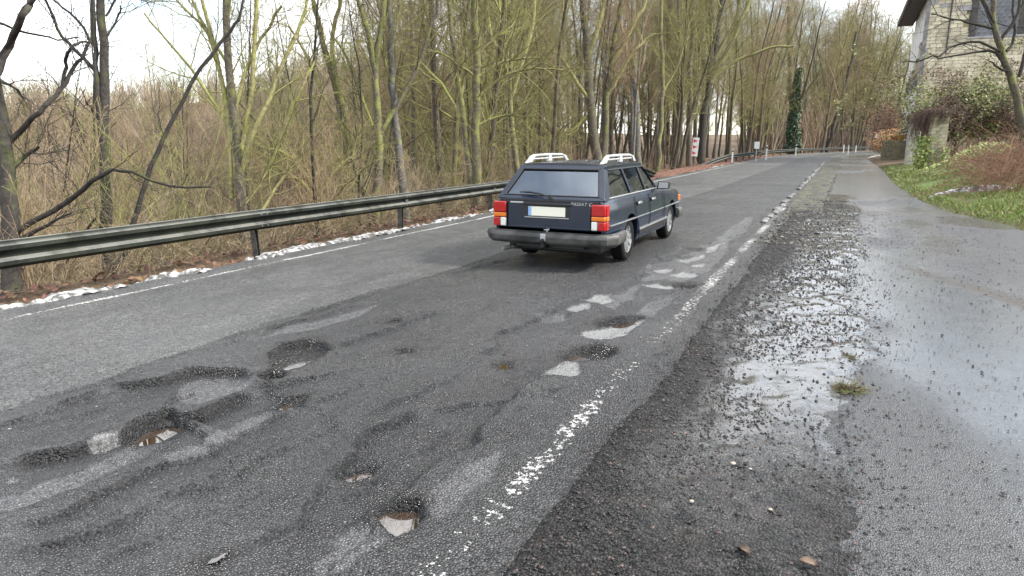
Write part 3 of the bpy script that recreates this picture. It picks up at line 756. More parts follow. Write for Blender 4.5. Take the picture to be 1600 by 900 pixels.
    o = link('badge_lettering', tme, M_CHROME, tg, (.465, -1.052, .852)); o.rotation_euler = (math.pi / 2, 0, 0)
    d = MB(); d.lathe([(.012, 0), (.02, .012)], (-.01, -1.066, .505), 'y', 10); d.tube([(-.05, -1.06, .512), (.03, -1.064, .524)], .010, 6); d.build('tailgate_lock', M_CHROME, tg)
    # rear apron and bumper
    d = MB(); d.box((0, -1.0, .49), (1.50, .06, .10)); d.build('rear_apron', M_PAINT, car, .01)
    b = MB(); prof = [(-.02, .33), (.055, .32), (.10, .36), (.115, .43), (.10, .475), (.05, .492), (-.02, .49)]
    path = [(-.855, -.42), (-.862, -.75), (-.855, -.93), (-.80, -1.01), (-.60, -1.045), (0, -1.06), (.60, -1.045), (.80, -1.01), (.855, -.93), (.862, -.75), (.855, -.42)]
    V = []; np_ = len(prof)
    for i, (x, y) in enumerate(path):
        a = Vector(path[max(0, i - 1)]); c = Vector(path[min(len(path) - 1, i + 1)]); tn = (c - a).normalized(); nn = Vector((tn.y, -tn.x))
        k = .45 if i in (0, len(path) - 1) else (.5 if i in (1, len(path) - 2) else 1)
        V += [(x + nn.x * o_ * k, y + nn.y * o_ * k, z) for o_, z in prof]
    F = [(i * np_ + k, i * np_ + (k + 1) % np_, (i + 1) * np_ + (k + 1) % np_, (i + 1) * np_ + k) for i in range(len(path) - 1) for k in range(np_)]
    F += [tuple(range(np_)), tuple((len(path) - 1) * np_ + k for k in range(np_))]
    b.add(V, F); bu = b.build('rear_bumper', M_PLAST, car, .006, sharp=50)
    for s in (-1, 1):
        for z in (.445, .475):
            d = MB(); d.tube([(s * .905, -.80, z), (s * .888, -.44, z)], .006, 5); d.build('bumper_trim', M_CHROME, bu)
    # tow bar, exhaust, underside
    t = MB(); t.tube([(-.02, -.8, .30), (-.02, -1.14, .27), (-.02, -1.19, .30), (-.02, -1.19, .36)], .022, 8); t.lathe([(.005, -.03), (.026, -.015), (.03, 0), (.026, .02), (.004, .03)], (-.02, -1.19, .385), 'z', 12); tb = t.build('tow_bar', M_BLACK, car)
    d = MB(); d.box((-.02, -1.17, .425), (.075, .03, .10)); d.build('tow_cap', M_RAIL, tb, .008)
    d = MB(); d.box((0, -.98, .285), (1.0, .05, .05)); d.build('tow_cross_bar', M_BLACK, tb, .01)
    t = MB(); t.tube([(-.45, -.3, .26), (-.50, -.9, .255), (-.60, -1.20, .245)], .032, 10); t.build('exhaust_pipe', mat('exhaust_steel', (.28, .27, .25), .45, (.15, .12, .10), 10, metal=.6), car)
    d = MB(); d.box((0, 1.1, .25), (1.35, 3.9, .12)); d.build('underbody', M_BLACK, car, .03)
    # roof rails
    for s in (-1, 1):
        rr = MB(); x = s * .555
        rr.tube([(x, -.50, 1.385), (x, -.40, 1.450), (x, -.30, 1.472), (x, .30, 1.478), (x, .80, 1.470), (x, .92, 1.445), (x, 1.02, 1.385)], .018, 8)
        ra = rr.build('roof_rail', M_RAIL, car)
        d = MB(); d.tube([(x, -.36, 1.425), (x, .90, 1.425)], .012, 8); d.build('rail_bar', M_RAIL, ra)
        d = MB(); d.prism([(-.56, 1.372), (-.38, 1.378), (-.26, 1.462), (-.36, 1.466)], lambda y, z: (x - .025, y, z), lambda y, z: (x + .025, y, z)); d.build('rail_foot', M_RAIL, ra, .006)
        d = MB(); d.prism([(.22, 1.38), (.38, 1.38), (.34, 1.475), (.26, 1.475)], lambda y, z: (x - .022, y, z), lambda y, z: (x + .022, y, z)); d.build('rail_foot', M_RAIL, ra, .006)
        d = MB(); d.prism([(.94, 1.378), (1.08, 1.37), (.94, 1.46), (.84, 1.464)], lambda y, z: (x - .022, y, z), lambda y, z: (x + .022, y, z)); d.build('rail_foot', M_RAIL, ra, .006)
    # windscreen, cabin
    WS = lambda o_: (lambda x, t: (x * (1 - .20 * t) , 1.80 - .69 * t + o_ * .5, .90 + .445 * t + o_ * .8))
    d = MB(); d.prism([(-.76, 0.02), (.76, .02), (.755, .98), (-.755, .98)], WS(0), WS(.005)); d.build('windscreen', M_GLASS, car, smooth_shade=False)
    def seat(x, y, w):
        q = MB(); q.prism([(0, .86), (.12, .86), (.02, 1.16), (-.08, 1.16)], lambda v, z: (x - w / 2, y + v, z), lambda v, z: (x + w / 2, y + v, z)); q.build('seat_back', M_INT, car, .03)
    seat(0, .28, 1.20)
    for x in (-.36, .36):
        seat(x, 1.05, .46)
        q = MB(); q.box((x, .98, 1.235), (.26, .08, .15)); q.build('head_rest', M_INT, car, .03)
    q = MB(); q.box((0, .35, .912), (1.50, 2.6, .02)); q.build('cabin_floor', M_INT, car)
    q = MB(); q.box((0, 1.63, .935), (1.40, .28, .10)); q.build('dashboard', M_INT, car, .03)
    q = MB(); q.tube([(-.36 + .18 * math.cos(a), 1.40 + .06 * math.sin(a), .99 + .16 * math.sin(a)) for a in np.linspace(0, 2 * math.pi, 17)], .014, 6, cap=False); q.build('steering_wheel', M_BLACK, car)
    q = MB(); q.box((0, 1.12, 1.27), (.20, .02, .055)); q.build('inside_mirror', M_BLACK, car, .01)
    # front bumper, lamps
    b = MB(); path = [(-.835, 2.93), (-.825, 3.25), (-.75, 3.40), (0, 3.46), (.75, 3.40), (.825, 3.25), (.835, 2.93)]
    V = []; prof = [(-.03, .33), (.05, .32), (.085, .38), (.085, .45), (.05, .49), (-.03, .50)]; np_ = len(prof)
    for i, (x, y) in enumerate(path):
        a = Vector(path[max(0, i - 1)]); c = Vector(path[min(len(path) - 1, i + 1)]); tn = (c - a).normalized(); nn = Vector((-tn.y, tn.x))
        V += [(x + nn.x * o_ * .6, y + nn.y * o_, z) for o_, z in prof]
    F = [(i * np_ + k, i * np_ + (k + 1) % np_, (i + 1) * np_ + (k + 1) % np_, (i + 1) * np_ + k) for i in range(len(path) - 1) for k in range(np_)]
    F += [tuple(range(np_)), tuple((len(path) - 1) * np_ + k for k in range(np_))]
    b.add(V, F); b.build('front_bumper', M_PLAST, car, .006, sharp=50)
    for s in (-1, 1):
        d = MB(); d.box((s * .60, 3.36, .66), (.30, .06, .14)); d.build('headlight', M_WHITE, car, .02)
        d = MB(); d.box((s * .788, 3.27, .66), (.03, .12, .12)); d.build('indicator', M_ORANGE, car, .01)
    # wheels
    w0 = None
    for y in (0, 2.55):
        for s in (-1, 1):
            if w0 is None:
                t = MB(); t.lathe([(.19, -.09), (.27, -.095), (.297, -.075), (.302, -.03), (.302, .03), (.297, .075), (.27, .095), (.19, .09)], (0, 0, 0), 'x', 36, cap=False)
                tyre_me = t.mesh('tyre')
                r_ = MB(); r_.lathe([(.20, -.08), (.20, .080), (.185, .088), (.175, .06), (.10, .055), (.06, .07), (.0, .075)], (0, 0, 0), 'x', 32)
                for k in range(8):
                    a = k * math.pi / 4; r_.box((.068, .115 * math.cos(a), .115 * math.sin(a)), (.022, .13, .036), Matrix.Rotation(a, 3, 'X'))
                rim_me = r_.mesh('rim'); w0 = 1
            ho = MB(); ho.lathe([(.05, -.05), (.05, .05)], (0, 0, 0), 'x', 10)
            wh = ho.build('wheel', M_BLACK, car, loc=(s * .715, y, .302))
            wh.rotation_euler = (.3 + y, 0, 0 if s > 0 else math.pi)
            link('tyre', tyre_me, M_TYRE, wh); link('rim', rim_me, M_RIM, wh)
    return car

car = make_car('dark blue old station wagon with white roof rails driving away up the road')
pr0 = G(980, 405); car_x = pr0[0] - .76; car_y = 9.45
car.location = (car_x, car_y, .012)
# ------------------------------------------------------------------ guardrails
M_STEEL = NT('weathered_galvanised'); _g1 = M_STEEL.noise(3, 6, .65); _g2 = M_STEEL.noise(26, 4)
_geo = M_STEEL.n.new('ShaderNodeNewGeometry'); _sx = M_STEEL.n.new('ShaderNodeSeparateXYZ'); M_STEEL.l.new(_geo.outputs['Normal'], _sx.inputs[0])
_c = M_STEEL.mix(M_STEEL.ramp(_g1, .35, .65), (.009, .0105, .009), (.030, .034, .030))
_c = M_STEEL.mix(M_STEEL.ramp(M_STEEL.noise(1.1, 7, .7), .48, .62, 0, .6), _c, (.036, .040, .028))
_c = M_STEEL.mix(M_STEEL.ramp(_g2, .55, .7, 0, .5), _c, (.035, .04, .026))
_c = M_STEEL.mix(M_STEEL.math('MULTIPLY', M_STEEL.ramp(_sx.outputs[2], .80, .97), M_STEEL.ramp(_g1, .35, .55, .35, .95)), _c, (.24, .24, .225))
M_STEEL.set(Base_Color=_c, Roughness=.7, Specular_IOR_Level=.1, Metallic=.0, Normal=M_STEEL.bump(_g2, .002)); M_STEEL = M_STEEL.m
M_POST = mat('post_steel', (.10, .105, .10), .5, (.05, .05, .045), 12, metal=.2)
PROF = [(-.02, .155), (.0, .152), (.018, .140), (.03, .128), (.083, .105), (.083, .062), (.0, .030), (.0, -.030), (.083, -.062), (.083, -.105), (.03, -.128), (.018, -.140), (.0, -.152), (-.02, -.155)]
def beam_mesh(P, Q, flare=0):
    """one length of W-beam from P to Q (points on its centre line)"""
    P = Vector(P); Q = Vector(Q); t = (Q - P).normalized(); nrm = t.cross(Vector((0, 0, 1))).normalized()
    b = MB(); V = []
    n = len(PROF)
    for p in (P, Q):
        for off in (0, -.004):
            for o_, z in PROF: V.append(tuple(p + nrm * (o_ + off) + Vector((0, 0, z))))
    F = []
    for k in range(n - 1):
        F.append((k, k + 1, 2 * n + k + 1, 2 * n + k)); F.append((n + k, 3 * n + k, 3 * n + k + 1, n + k + 1))
    for o_ in (0, 2 * n):
        for k in range(n - 1): F.append((o_ + k, o_ + n + k, o_ + n + k + 1, o_ + k + 1))
    F.append((0, 2 * n, 3 * n, n)); F.append((n - 1, 2 * n - 1, 4 * n - 1, 3 * n - 1))
    b.add(V, F); return b
def post_mesh():
    b = MB(); b.prism([(-.05, -.03), (.05, -.03), (.05, -.024), (-.04, -.024), (-.04, .024), (.05, .024), (.05, .03), (-.05, .03)], lambda x, y: (x, y, -1.1), lambda x, y: (x, y, .60)); return b.mesh('post', smooth_shade=False)
PM = post_mesh()
def guardrail(pts, label, zc=.49, post_off=-.13, posts=True):
    """pts: (x, Y, dz) along the rail"""
    g = empty('guardrail', (pts[0][0], pts[0][1], 0), 0, label, 'guardrail', 'steel guardrails along the outer edge of the road')
    bl = MB()
    for i, (a, b) in enumerate(zip(pts[:-1], pts[1:])):
        P = Vector((a[0], a[1], zc + a[2])) - g.location; Q = Vector((b[0], b[1], zc + b[2])) - g.location
        t = (Q - P).normalized()
        off = .005 * (i % 2)
        nrm = t.cross(Vector((0, 0, 1))).normalized()
        o = beam_mesh(P - t * .12 + nrm * off, Q + t * .12 + nrm * off).build('beam', M_STEEL, g, sharp=25)
        for k in (-1, 1):
            for zz in (.085, -.085):
                d = MB(); d.lathe([(.018, 0), (.016, .012), (.006, .016)], tuple(Q - t * .06 * k + nrm * .085 + Vector((0, 0, zz))), 'x', 8); 
                if b[1] < 32: d.build('bolt', M_POST, o)
        if posts:
            nx = Vector((Q.y - P.y, -(Q.x - P.x), 0)).normalized()
            pp = Q + nx * post_off
            o2 = link('post', PM, M_POST, g, (pp.x, pp.y, b[2] - .02)); o2.rotation_euler = (random.uniform(-.04, .04), random.uniform(-.07, .03), math.atan2(-nx.y * 0 + (Q.x - P.x) * -1, Q.y - P.y))
            d = MB(); d.box((0, 0, 0), (.12, .10, .14)); o3 = d.build('spacer_block', M_POST, o2, loc=(.10, 0, .47))
    return g
random.seed(3)
ys_ = [-4.2, -.2, 3.85, 7.85, 11.7, 15.75, 19.75, 23.75, 27.5]
pts = [(-8.12 + .03 * math.sin(y * .6), y, 0) for y in ys_] + [(-8.2, 30.5, -.12), (-8.35, 33.0, -.42)]
guardrail(pts, 'long weathered steel guardrail with snowy verge, passing behind the blue car')
pts2 = [(-8.9, 47.5, -.55), (-8.45, 51, -.20), (-8.2, 54.5, 0)]
y = 58.5
while y < 176: pts2.append((float(bend(y)) - 8.0, y, 0)); y += 4.0 if y < 100 else 5.0
guardrail(pts2, 'farther guardrail that starts beside fallen leaves and follows the bend')

# ------------------------------------------------------------------ signs and marker posts
M_SW = mat('sign_white', (.78, .78, .76), .45, (.66, .66, .63), 6)
M_SR = mat('sign_red', (.55, .03, .03), .45)
M_SB = mat('sign_black', (.015, .015, .015), .5)
p = GD(1083, 254, 42); pz = float(land(p[0], p[1]))
sg = empty('hazard_beacon', (p[0], p[1], pz), YAW - .2, 'red and white striped hazard marker board leaning beside the fallen leaves', 'road sign')
hgt_ = 1.95
d = MB(); d.tube([(0, .03, -.5), (0, .03, hgt_ + .05)], .03, 8); d.build('pole', M_POST, sg)
d = MB(); d.box((0, 0, hgt_ / 2 + .42), (.36, .016, 1.12)); bd = d.build('board', M_SW, sg, .004)
for z0 in (.44, .80, 1.16):
    d = MB(); d.prism([(-.15, z0 + .06), (.12, z0 + .17), (-.15, z0 + .28)], lambda x, z: (x, -.009, z + .42), lambda x, z: (x, -.013, z + .42)); d.build('red_stripe', M_SR, bd)
sg.rotation_euler = (0, .06, YAW - .2)
def panel_sign():
    p = GD(1181, 250, 55); z = float(land(p[0], p[1]))
    top = GD(1181, 222, 55)[2]; g = empty('small_sign', (p[0], p[1], z), YAW, 'small white rectangular plate on a thin pole above the guardrail', 'road sign')
    d = MB(); d.tube([(0, .03, -.5), (0, .03, top - z)], .022, 8); d.build('pole', M_SW, g)
    d = MB(); d.box((0, 0, top - z - .25), (.40, .02, .55)); d.build('plate', M_SW, g, .004)
panel_sign()
def delineator():
    d = MB(); d.prism([(-.06, -.05), (.06, -.05), (.03, .06), (-.03, .06)], lambda x, y: (x, y, -.3), lambda x, y: (x, y, .95)); me1 = d.mesh('shaft', smooth_shade=False)
    e = MB(); e.prism([(-.0605, -.0505), (.0605, -.0505), (.0305, .0605), (-.0305, .0605)], lambda x, y: (x * 1.03, y * 1.03, .70), lambda x, y: (x * 1.03, y * 1.03, .84)); me2 = e.mesh('black_band', smooth_shade=False)
    return me1, me2
D1, D2 = delineator()
def place_del(px, pyb, dep, pyt, label, band=True):
    p = GD(px, pyb, dep); t = GD(px, pyt, dep)
    g = empty('marker_post', (p[0], p[1], p[2]), YAW - .1, label, 'marker post', 'white roadside marker posts')
    s = (t[2] - p[2]) / .95; g.scale = (max(1, s * .95), 1, s)
    link('shaft', D1, M_SW, g)
    if band: link('black_band', D2, M_SB, g)
place_del(1144, 249, 52, 233, 'white marker post between the striped hazard board and the small white plate')
place_del(1197, 246, 60, 227, 'white marker post just beyond the small white plate sign')
place_del(1243, 241, 75, 226, 'white marker post below the ivy covered trunk')
place_del(1317.5, 240, 96, 226, 'white marker post far behind the guardrail near the leaning dark trunk', False)
place_del(1325, 239.5, 84, 226.5, 'larger white marker post standing at the end of the kerb', False)
place_del(1337, 236, 98, 227, 'thin white marker post beyond the end of the kerb', False)
p = GD(1370, 240, 92); top = GD(1370, 204, 92)[2]
ws = empty('warning_sign', (p[0], p[1], p[2]), YAW, 'pale triangular topped sign at the bend beside the tan shrub', 'road sign')
d = MB(); d.tube([(.0, .03, -.3), (0, .03, top - p[2] - .3)], .03, 6); d.build('pole', M_POST, ws)
hh = top - p[2]
d = MB(); d.prism([(-.46, hh - .95), (.46, hh - .95), (.46, hh - .55), (.05, hh), (-.05, hh), (-.46, hh - .55)], lambda x, z: (x, 0, z), lambda x, z: (x, .02, z)); d.build('plate', mat('sign_cream', (.75, .66, .52), .5, (.66, .62, .55), 3), ws)
# ------------------------------------------------------------------ trees and shrubs: tapered limbs that branch down to twigs
def bark(name, wood, wood2, moss, amount, side=.25):
    m = NT(name)
    n1 = m.noise(2.2, 5, .6); n2 = m.noise(13, 5, .65)
    geo = m.n.new('ShaderNodeNewGeometry'); sp = m.n.new('ShaderNodeSeparateXYZ'); m.l.new(geo.outputs['Normal'], sp.inputs[0])
    c = m.mix(m.ramp(n2, .35, .65), wood, wood2)
    k = m.math('ADD', m.ramp(n1, .3, .7, -.45 + amount, .45 + amount), m.math('MULTIPLY', sp.outputs[2], .35))
    k = m.math('ADD', k, m.math('MULTIPLY', sp.outputs[0], side))
    mo = m.mix(m.ramp(n2, .3, .7), moss, tuple(x * 1.7 for x in moss))
    c = m.mix(m.ramp(k, .35, .65), c, mo)
    c = m.mix(m.ramp(m.noise(30, 3), .62, .72, 0, .45 * (amount > .2)), c, (.34, .37, .30))
    oi = m.n.new('ShaderNodeObjectInfo'); hs = m.n.new('ShaderNodeHueSaturation'); m.l.new(m.ramp(oi.outputs['Random'], 0, 1, .8, 1.5), hs.inputs['Value']); m.l.new(c, hs.inputs['Color'])
    return m.set(Base_Color=hs.outputs[0], Roughness=.9, Normal=m.bump(n2, .02))
B_MOSS = bark('mossy_bark', (.042, .034, .024), (.10, .086, .058), (.092, .096, .026), .25)
B_MOSS2 = bark('lightly_mossy_bark', (.042, .035, .027), (.11, .095, .072), (.085, .09, .022), .08)
B_DARK = bark('dark_bark', (.012, .010, .009), (.036, .031, .026), (.030, .034, .012), .05, .25)
B_BROWN = bark('brown_bark', (.036, .028, .021), (.095, .075, .057), (.12, .12, .04), -.05)
B_GREY = bark('grey_bark', (.058, .054, .047), (.145, .135, .12), (.13, .14, .05), .05)
B_TWIG = bark('twig_brown', (.13, .094, .055), (.29, .215, .135), (.15, .15, .05), -.2)
B_TAN = bark('twig_tan', (.18, .138, .090), (.38, .305, .205), (.20, .19, .06), -.3)
B_RED = bark('twig_red', (.10, .05, .032), (.20, .10, .06), (.12, .10, .05), -.4)
B_OLIVE = bark('twig_olive', (.10, .092, .042), (.25, .225, .10), (.145, .15, .042), .20)

def tubes_mesh(name, lines):
    """lines: (points n x 3, radii n, sides) -> one mesh, the same sizes built together"""
    groups = {}
    for p, r, k in lines: groups.setdefault((len(p), k), []).append((p, r))
    VV = []; QQ = []; base = 0
    for (n, k), it in groups.items():
        P = np.array([a for a, _ in it]); Rr = np.array([b for _, b in it])
        T = np.empty_like(P); T[:, 1:-1] = P[:, 2:] - P[:, :-2]; T[:, 0] = P[:, 1] - P[:, 0]; T[:, -1] = P[:, -1] - P[:, -2]
        T /= np.linalg.norm(T, axis=2, keepdims=True) + 1e-9
        d = P[:, -1] - P[:, 0]; ref = np.where(np.abs(d[:, 2:3]) > np.linalg.norm(d[:, :2], axis=1, keepdims=True), [[1., 0.13, 0]], [[0, 0.1, 1.]])
        A = np.cross(T, ref[:, None, :]); A /= np.linalg.norm(A, axis=2, keepdims=True) + 1e-9
        B = np.cross(T, A)
        an = np.arange(k) * 2 * math.pi / k
        V = P[:, :, None, :] + Rr[:, :, None, None] * (A[:, :, None, :] * np.cos(an)[None, None, :, None] + B[:, :, None, :] * np.sin(an)[None, None, :, None])
        m = len(it); idx = base + np.arange(m * n * k).reshape(m, n, k)
        a = idx[:, :-1]; b = idx[:, 1:]
        Q = np.stack([a, np.roll(a, -1, 2), np.roll(b, -1, 2), b], -1).reshape(-1, 4)
        VV.append(V.reshape(-1, 3)); QQ.append(Q); base += m * n * k
    return np_mesh(name, np.concatenate(VV), np.concatenate(QQ))

TW = [.0062, .0040]                            # thinnest twig radii
def unit(v): return v / (np.linalg.norm(v) + 1e-9)
def limb(rg, p, d, L, r0, r1, n, wob, up):
    pts = [np.array(p, float)]; d = unit(np.array(d, float))
    for i in range(n):
        d = unit(d + rg.normal(0, wob, 3) + np.array([0, 0, up]))
        pts.append(pts[-1] + d * L / n)
    return np.array(pts), np.linspace(r0, r1, n + 1)
def side_dir(rg, t, ang):
    a = rg.normal(0, 1, 3); a = unit(a - t * (a @ t))
    return unit(t * math.cos(ang) + a * math.sin(ang))
def branches(rg, pts, rad, out, lev, spec, t0=.3):
    """children along a limb; spec: per level (count, length, angle, segments, wobble, up, sides)"""
    if lev >= len(spec): return
    cnt, ln, ang, n, wob, up, sd = spec[lev]
    cnt = max(1, int(round(cnt * rg.uniform(.75, 1.25))))
    m = len(pts) - 1
    for i in range(cnt):
        u = (t0 + (1 - t0) * ((i + rg.uniform(0, 1)) / cnt)) * m
        k = min(m - 1, int(u)); f_ = u - k
        p = pts[k] * (1 - f_) + pts[k + 1] * f_; r = rad[k] * (1 - f_) + rad[k + 1] * f_
        t = unit(pts[k + 1] - pts[k])
        L = ln * rg.uniform(.55, 1.25) * (1 - .45 * (u / m))
        r0 = min(r * .62, max(TW[0], L * .011)); d = side_dir(rg, t, ang * rg.uniform(.7, 1.3))
        P, Q = limb(rg, p, d, L, r0, max(TW[1], r0 * .25), n, wob, up)
        out.append((P, Q, sd)); branches(rg, P, Q, out, lev + 1, spec, .15)

def make_proto(seed, H, r, spec, lean=0., stems=1, t0=.25, wob=.05, spread=.12):
    rg = np.random.default_rng(seed); tr = []; cr_ = []
    for s in range(stems):
        a = rg.uniform(0, 6.28)
        d = np.array([math.cos(a) * (spread * (stems > 1) + lean), math.sin(a) * (spread * (stems > 1) + lean), 1])
        P, Q = limb(rg, (rg.normal(0, .12 * (stems > 1)), rg.normal(0, .12 * (stems > 1)), -.5), d, (H + .5) * rg.uniform(.85, 1.1), r * rg.uniform(.75, 1.1), r * .12, 12, wob, .05)
        Q[0] *= 1.35
        tr.append((P, Q, 8)); branches(rg, P, Q, cr_, 0, spec, t0)
    return tubes_mesh('trunk', tr), tubes_mesh('crown', cr_)

SPEC_TALL = [(30, 3.3, .75, 5, .14, .10, 4), (9, 1.4, .7, 3, .18, .05, 3), (6, .65, .7, 2, .2, .04, 3)]
SPEC_MOSS = [(28, 3.7, .95, 6, .20, .06, 4), (9, 1.6, .8, 3, .22, .03, 3), (6, .7, .8, 2, .25, .0, 3)]
SPEC_FAN = [(24, 4.4, .5, 6, .10, .08, 4), (9, 1.8, .55, 3, .15, .06, 3), (6, .75, .6, 2, .2, .03, 3)]
SPEC_SAP = [(16, 1.7, .7, 4, .15, .10, 4), (6, .7, .7, 3, .2, .05, 3), (2, .3, .7, 2, .2, .02, 3)]
PROTOS = []
def proto(kind, label, group, m1, m2, seed, H, r, spec, **k):
    a, b = make_proto(seed, H, r, spec, **k); a.materials.append(m1); b.materials.append(m2)
    PROTOS.append(dict(kind=kind, label=label, group=group, trunk=a, crown=b))
    return len(PROTOS) - 1
T_TALL = [proto('bare_tree', 'tall straight bare tree with brown bark in the wood', 'tall brown trees in the wood', B_BROWN, B_TWIG, 11, 17, .15, SPEC_TALL, t0=.22),
          proto('bare_tree', 'slim greyish bare tree among the trunks', 'slim grey trees in the wood', B_GREY, B_TWIG, 12, 15, .12, SPEC_TALL, t0=.3, wob=.04)]
T_MOSS = [proto('bare_tree', 'mossy yellow-green bare tree with spreading twigs', 'mossy spreading trees in the wood', B_MOSS, B_OLIVE, 13, 14, .14, SPEC_MOSS, t0=.15, wob=.07),
          proto('bare_tree', 'forked mossy bare tree with two or three stems', 'forked mossy trees in the wood', B_MOSS2, B_OLIVE, 14, 13, .11, SPEC_MOSS, stems=3, t0=.2, wob=.06)]
T_FAN = [proto('bare_tree', 'bare tree whose limbs fan steeply upward', 'fan-shaped trees in the wood', B_BROWN, B_OLIVE, 15, 15, .15, SPEC_FAN, t0=.2)]
T_SAP = [proto('sapling', 'thin bare brown sapling in the undergrowth', 'thin brown saplings in the wood', B_BROWN, B_TWIG, 16, 7, .045, SPEC_SAP, t0=.1, wob=.07),
         proto('sapling', 'thin leaning mossy sapling in the undergrowth', 'thin mossy saplings in the wood', B_MOSS, B_OLIVE, 17, 6, .04, SPEC_SAP, t0=.1, wob=.09, lean=.25)]

def bush_lines(rg, stems, H, spread, spec, r=.014, sides=3, n=6, up=.03, wob=.14, at=(0, 0, 0)):
    out = []
    for i in range(stems):
        a = rg.uniform(0, 6.28); q = rg.uniform(0, 1) ** .7 * spread
        P, Q = limb(rg, (at[0] + math.cos(a) * q * .4, at[1] + math.sin(a) * q * .4, at[2] - .1), (math.cos(a) * q, math.sin(a) * q, 1), H * rg.uniform(.6, 1.15), r * rg.uniform(.7, 1.2), r * .3, n, wob, up)
        out.append((P, Q, sides)); branches(rg, P, Q, out, 0, spec, .2)
    return out
_rg2 = np.random.default_rng(77)
SP_B = [(8, 1.1, .6, 4, .18, .06, 3), (5, .5, .6, 2, .2, .03, 3)]
BUSHES = []
for k, (st_, H, sp_, mm, lab, grp) in enumerate([
        (16, 3.6, .55, B_TWIG, 'brown leafless thicket bush', 'brown thicket bushes on the slope'),
        (18, 3.0, .8, B_TAN, 'pale tan leafless bush with dense fine twigs', 'tan thicket bushes on the slope'),
        (12, 4.2, .45, B_OLIVE, 'olive green leafless bush with upright stems', 'olive bushes on the slope'),
        (14, 2.4, .9, B_RED, 'reddish brown low leafless bush', 'reddish low bushes at the wood edge')]):
    me = tubes_mesh('stems', bush_lines(_rg2, st_, H, sp_, SP_B)); me.materials.append(mm); BUSHES.append((me, lab, grp))

def zone(x, y):
    p = proj((x, y, 1.0))[0]
    return ('beside the near end of the guardrail' if p < 420 else 'behind the middle of the guardrail' if p < 760 else 'behind the car' if p < 1010 else
            'near the striped hazard board' if p < 1160 else 'above the far guardrail' if p < 1275 else 'beyond the bend')
rng = random.Random(21)
def put_tree(i, x, y, sc, tilt=.03):
    p = PROTOS[i]; z = float(land(x, y))
    o = empty(p['kind'], (x, y, z), rng.uniform(0, 6.28), p['label'] + ' ' + zone(x, y), 'tree', p['group'] + ' ' + zone(x, y))
    o.rotation_euler = (rng.gauss(0, tilt), rng.gauss(0, tilt), o.rotation_euler[2]); o.scale = (sc, sc, sc * rng.uniform(.92, 1.1))
    link('trunk', p['trunk'], None, o); link('crown', p['crown'], None, o)
def put_bush(k, x, y, sc):
    me, lab, grp = BUSHES[k]
    o = link('thicket_bush', me, None, None, (x, y, float(land(x, y)) - .05)); o.rotation_euler = (0, 0, rng.uniform(0, 6.28)); o.scale = (sc * rng.uniform(.9, 1.2), sc * rng.uniform(.9, 1.2), sc)
    tag(o, lab + ' ' + zone(x, y), 'bush', grp + ' ' + zone(x, y))

def proj(P):
    v = np.array(P, float) - np.array([0, 0, CAM_H]); zc = v @ FW
    return 800 + FPX * (v @ RT) / max(zc, .01), 450 - FPX * (v @ UP) / max(zc, .01), zc

# the wood beyond the guardrail, denser up the road
placed = []
def free(x, y, d):
    for a, b in placed:
        if (a - x) ** 2 + (b - y) ** 2 < d * d: return False
    placed.append((x, y)); return True
def wood(n, p0, p1, d0, d1, pw, edge=-9.4, gap=1.1):
    cnt = tries = 0
    while cnt < n and tries < 6000:
        tries += 1
        dep = d0 + (d1 - d0) * rng.random() ** pw
        q = GD(rng.uniform(p0, p1), 230, dep); x, y = q[0], q[1]
        if x - float(bend(y)) > edge or not free(x, y, gap + dep * .008): continue
        r_ = rng.random()
        i = T_TALL[0] if r_ < .28 else T_TALL[1] if r_ < .48 else T_MOSS[0] if r_ < .63 else T_MOSS[1] if r_ < .75 else T_FAN[0] if r_ < .86 else T_SAP[0] if r_ < .94 else T_SAP[1]
        put_tree(i, x, y, rng.uniform(.75, 1.2) * (1 + .007 * max(0, dep - 35))); cnt += 1
wood(38, 600, 800, 21, 60, 1.2)
wood(48, 780, 1010, 27, 75, 1.2)
wood(58, 1000, 1200, 40, 95, 1.1)
wood(52, 1150, 1330, 66, 130, 1.0)
# behind the bend and behind the house
cnt = 0
while cnt < 54:
    pxv = rng.uniform(1270, 1420); dep = rng.uniform(100, 190)
    q = GD(pxv, 230, dep); x, y = q[0], q[1]
    xl_ = x - float(bend(y))
    if -10 < xl_ < 3.2: continue
    if xl_ >= 3.2 and y < 95: continue
    if not free(x, y, 1.8): continue
    put_tree(rng.choice(T_TALL + T_MOSS + T_FAN), x, y, rng.uniform(1.5, 2.2)); cnt += 1
# valley side at the near end: sparse trees and saplings
cnt = 0
while cnt < 34:
    pxv = rng.uniform(-60, 660); dep = rng.uniform(20, 75)
    q = GD(pxv, 260, dep); x, y = q[0], q[1]
    if x > -13 or not free(x, y, 2.2): continue
    i = rng.choice(T_SAP + T_SAP + [T_MOSS[1], T_FAN[0], T_TALL[1]])
    put_tree(i, x, y, rng.uniform(.6, .85) if pxv < 420 else rng.uniform(.75, 1.05)); cnt += 1
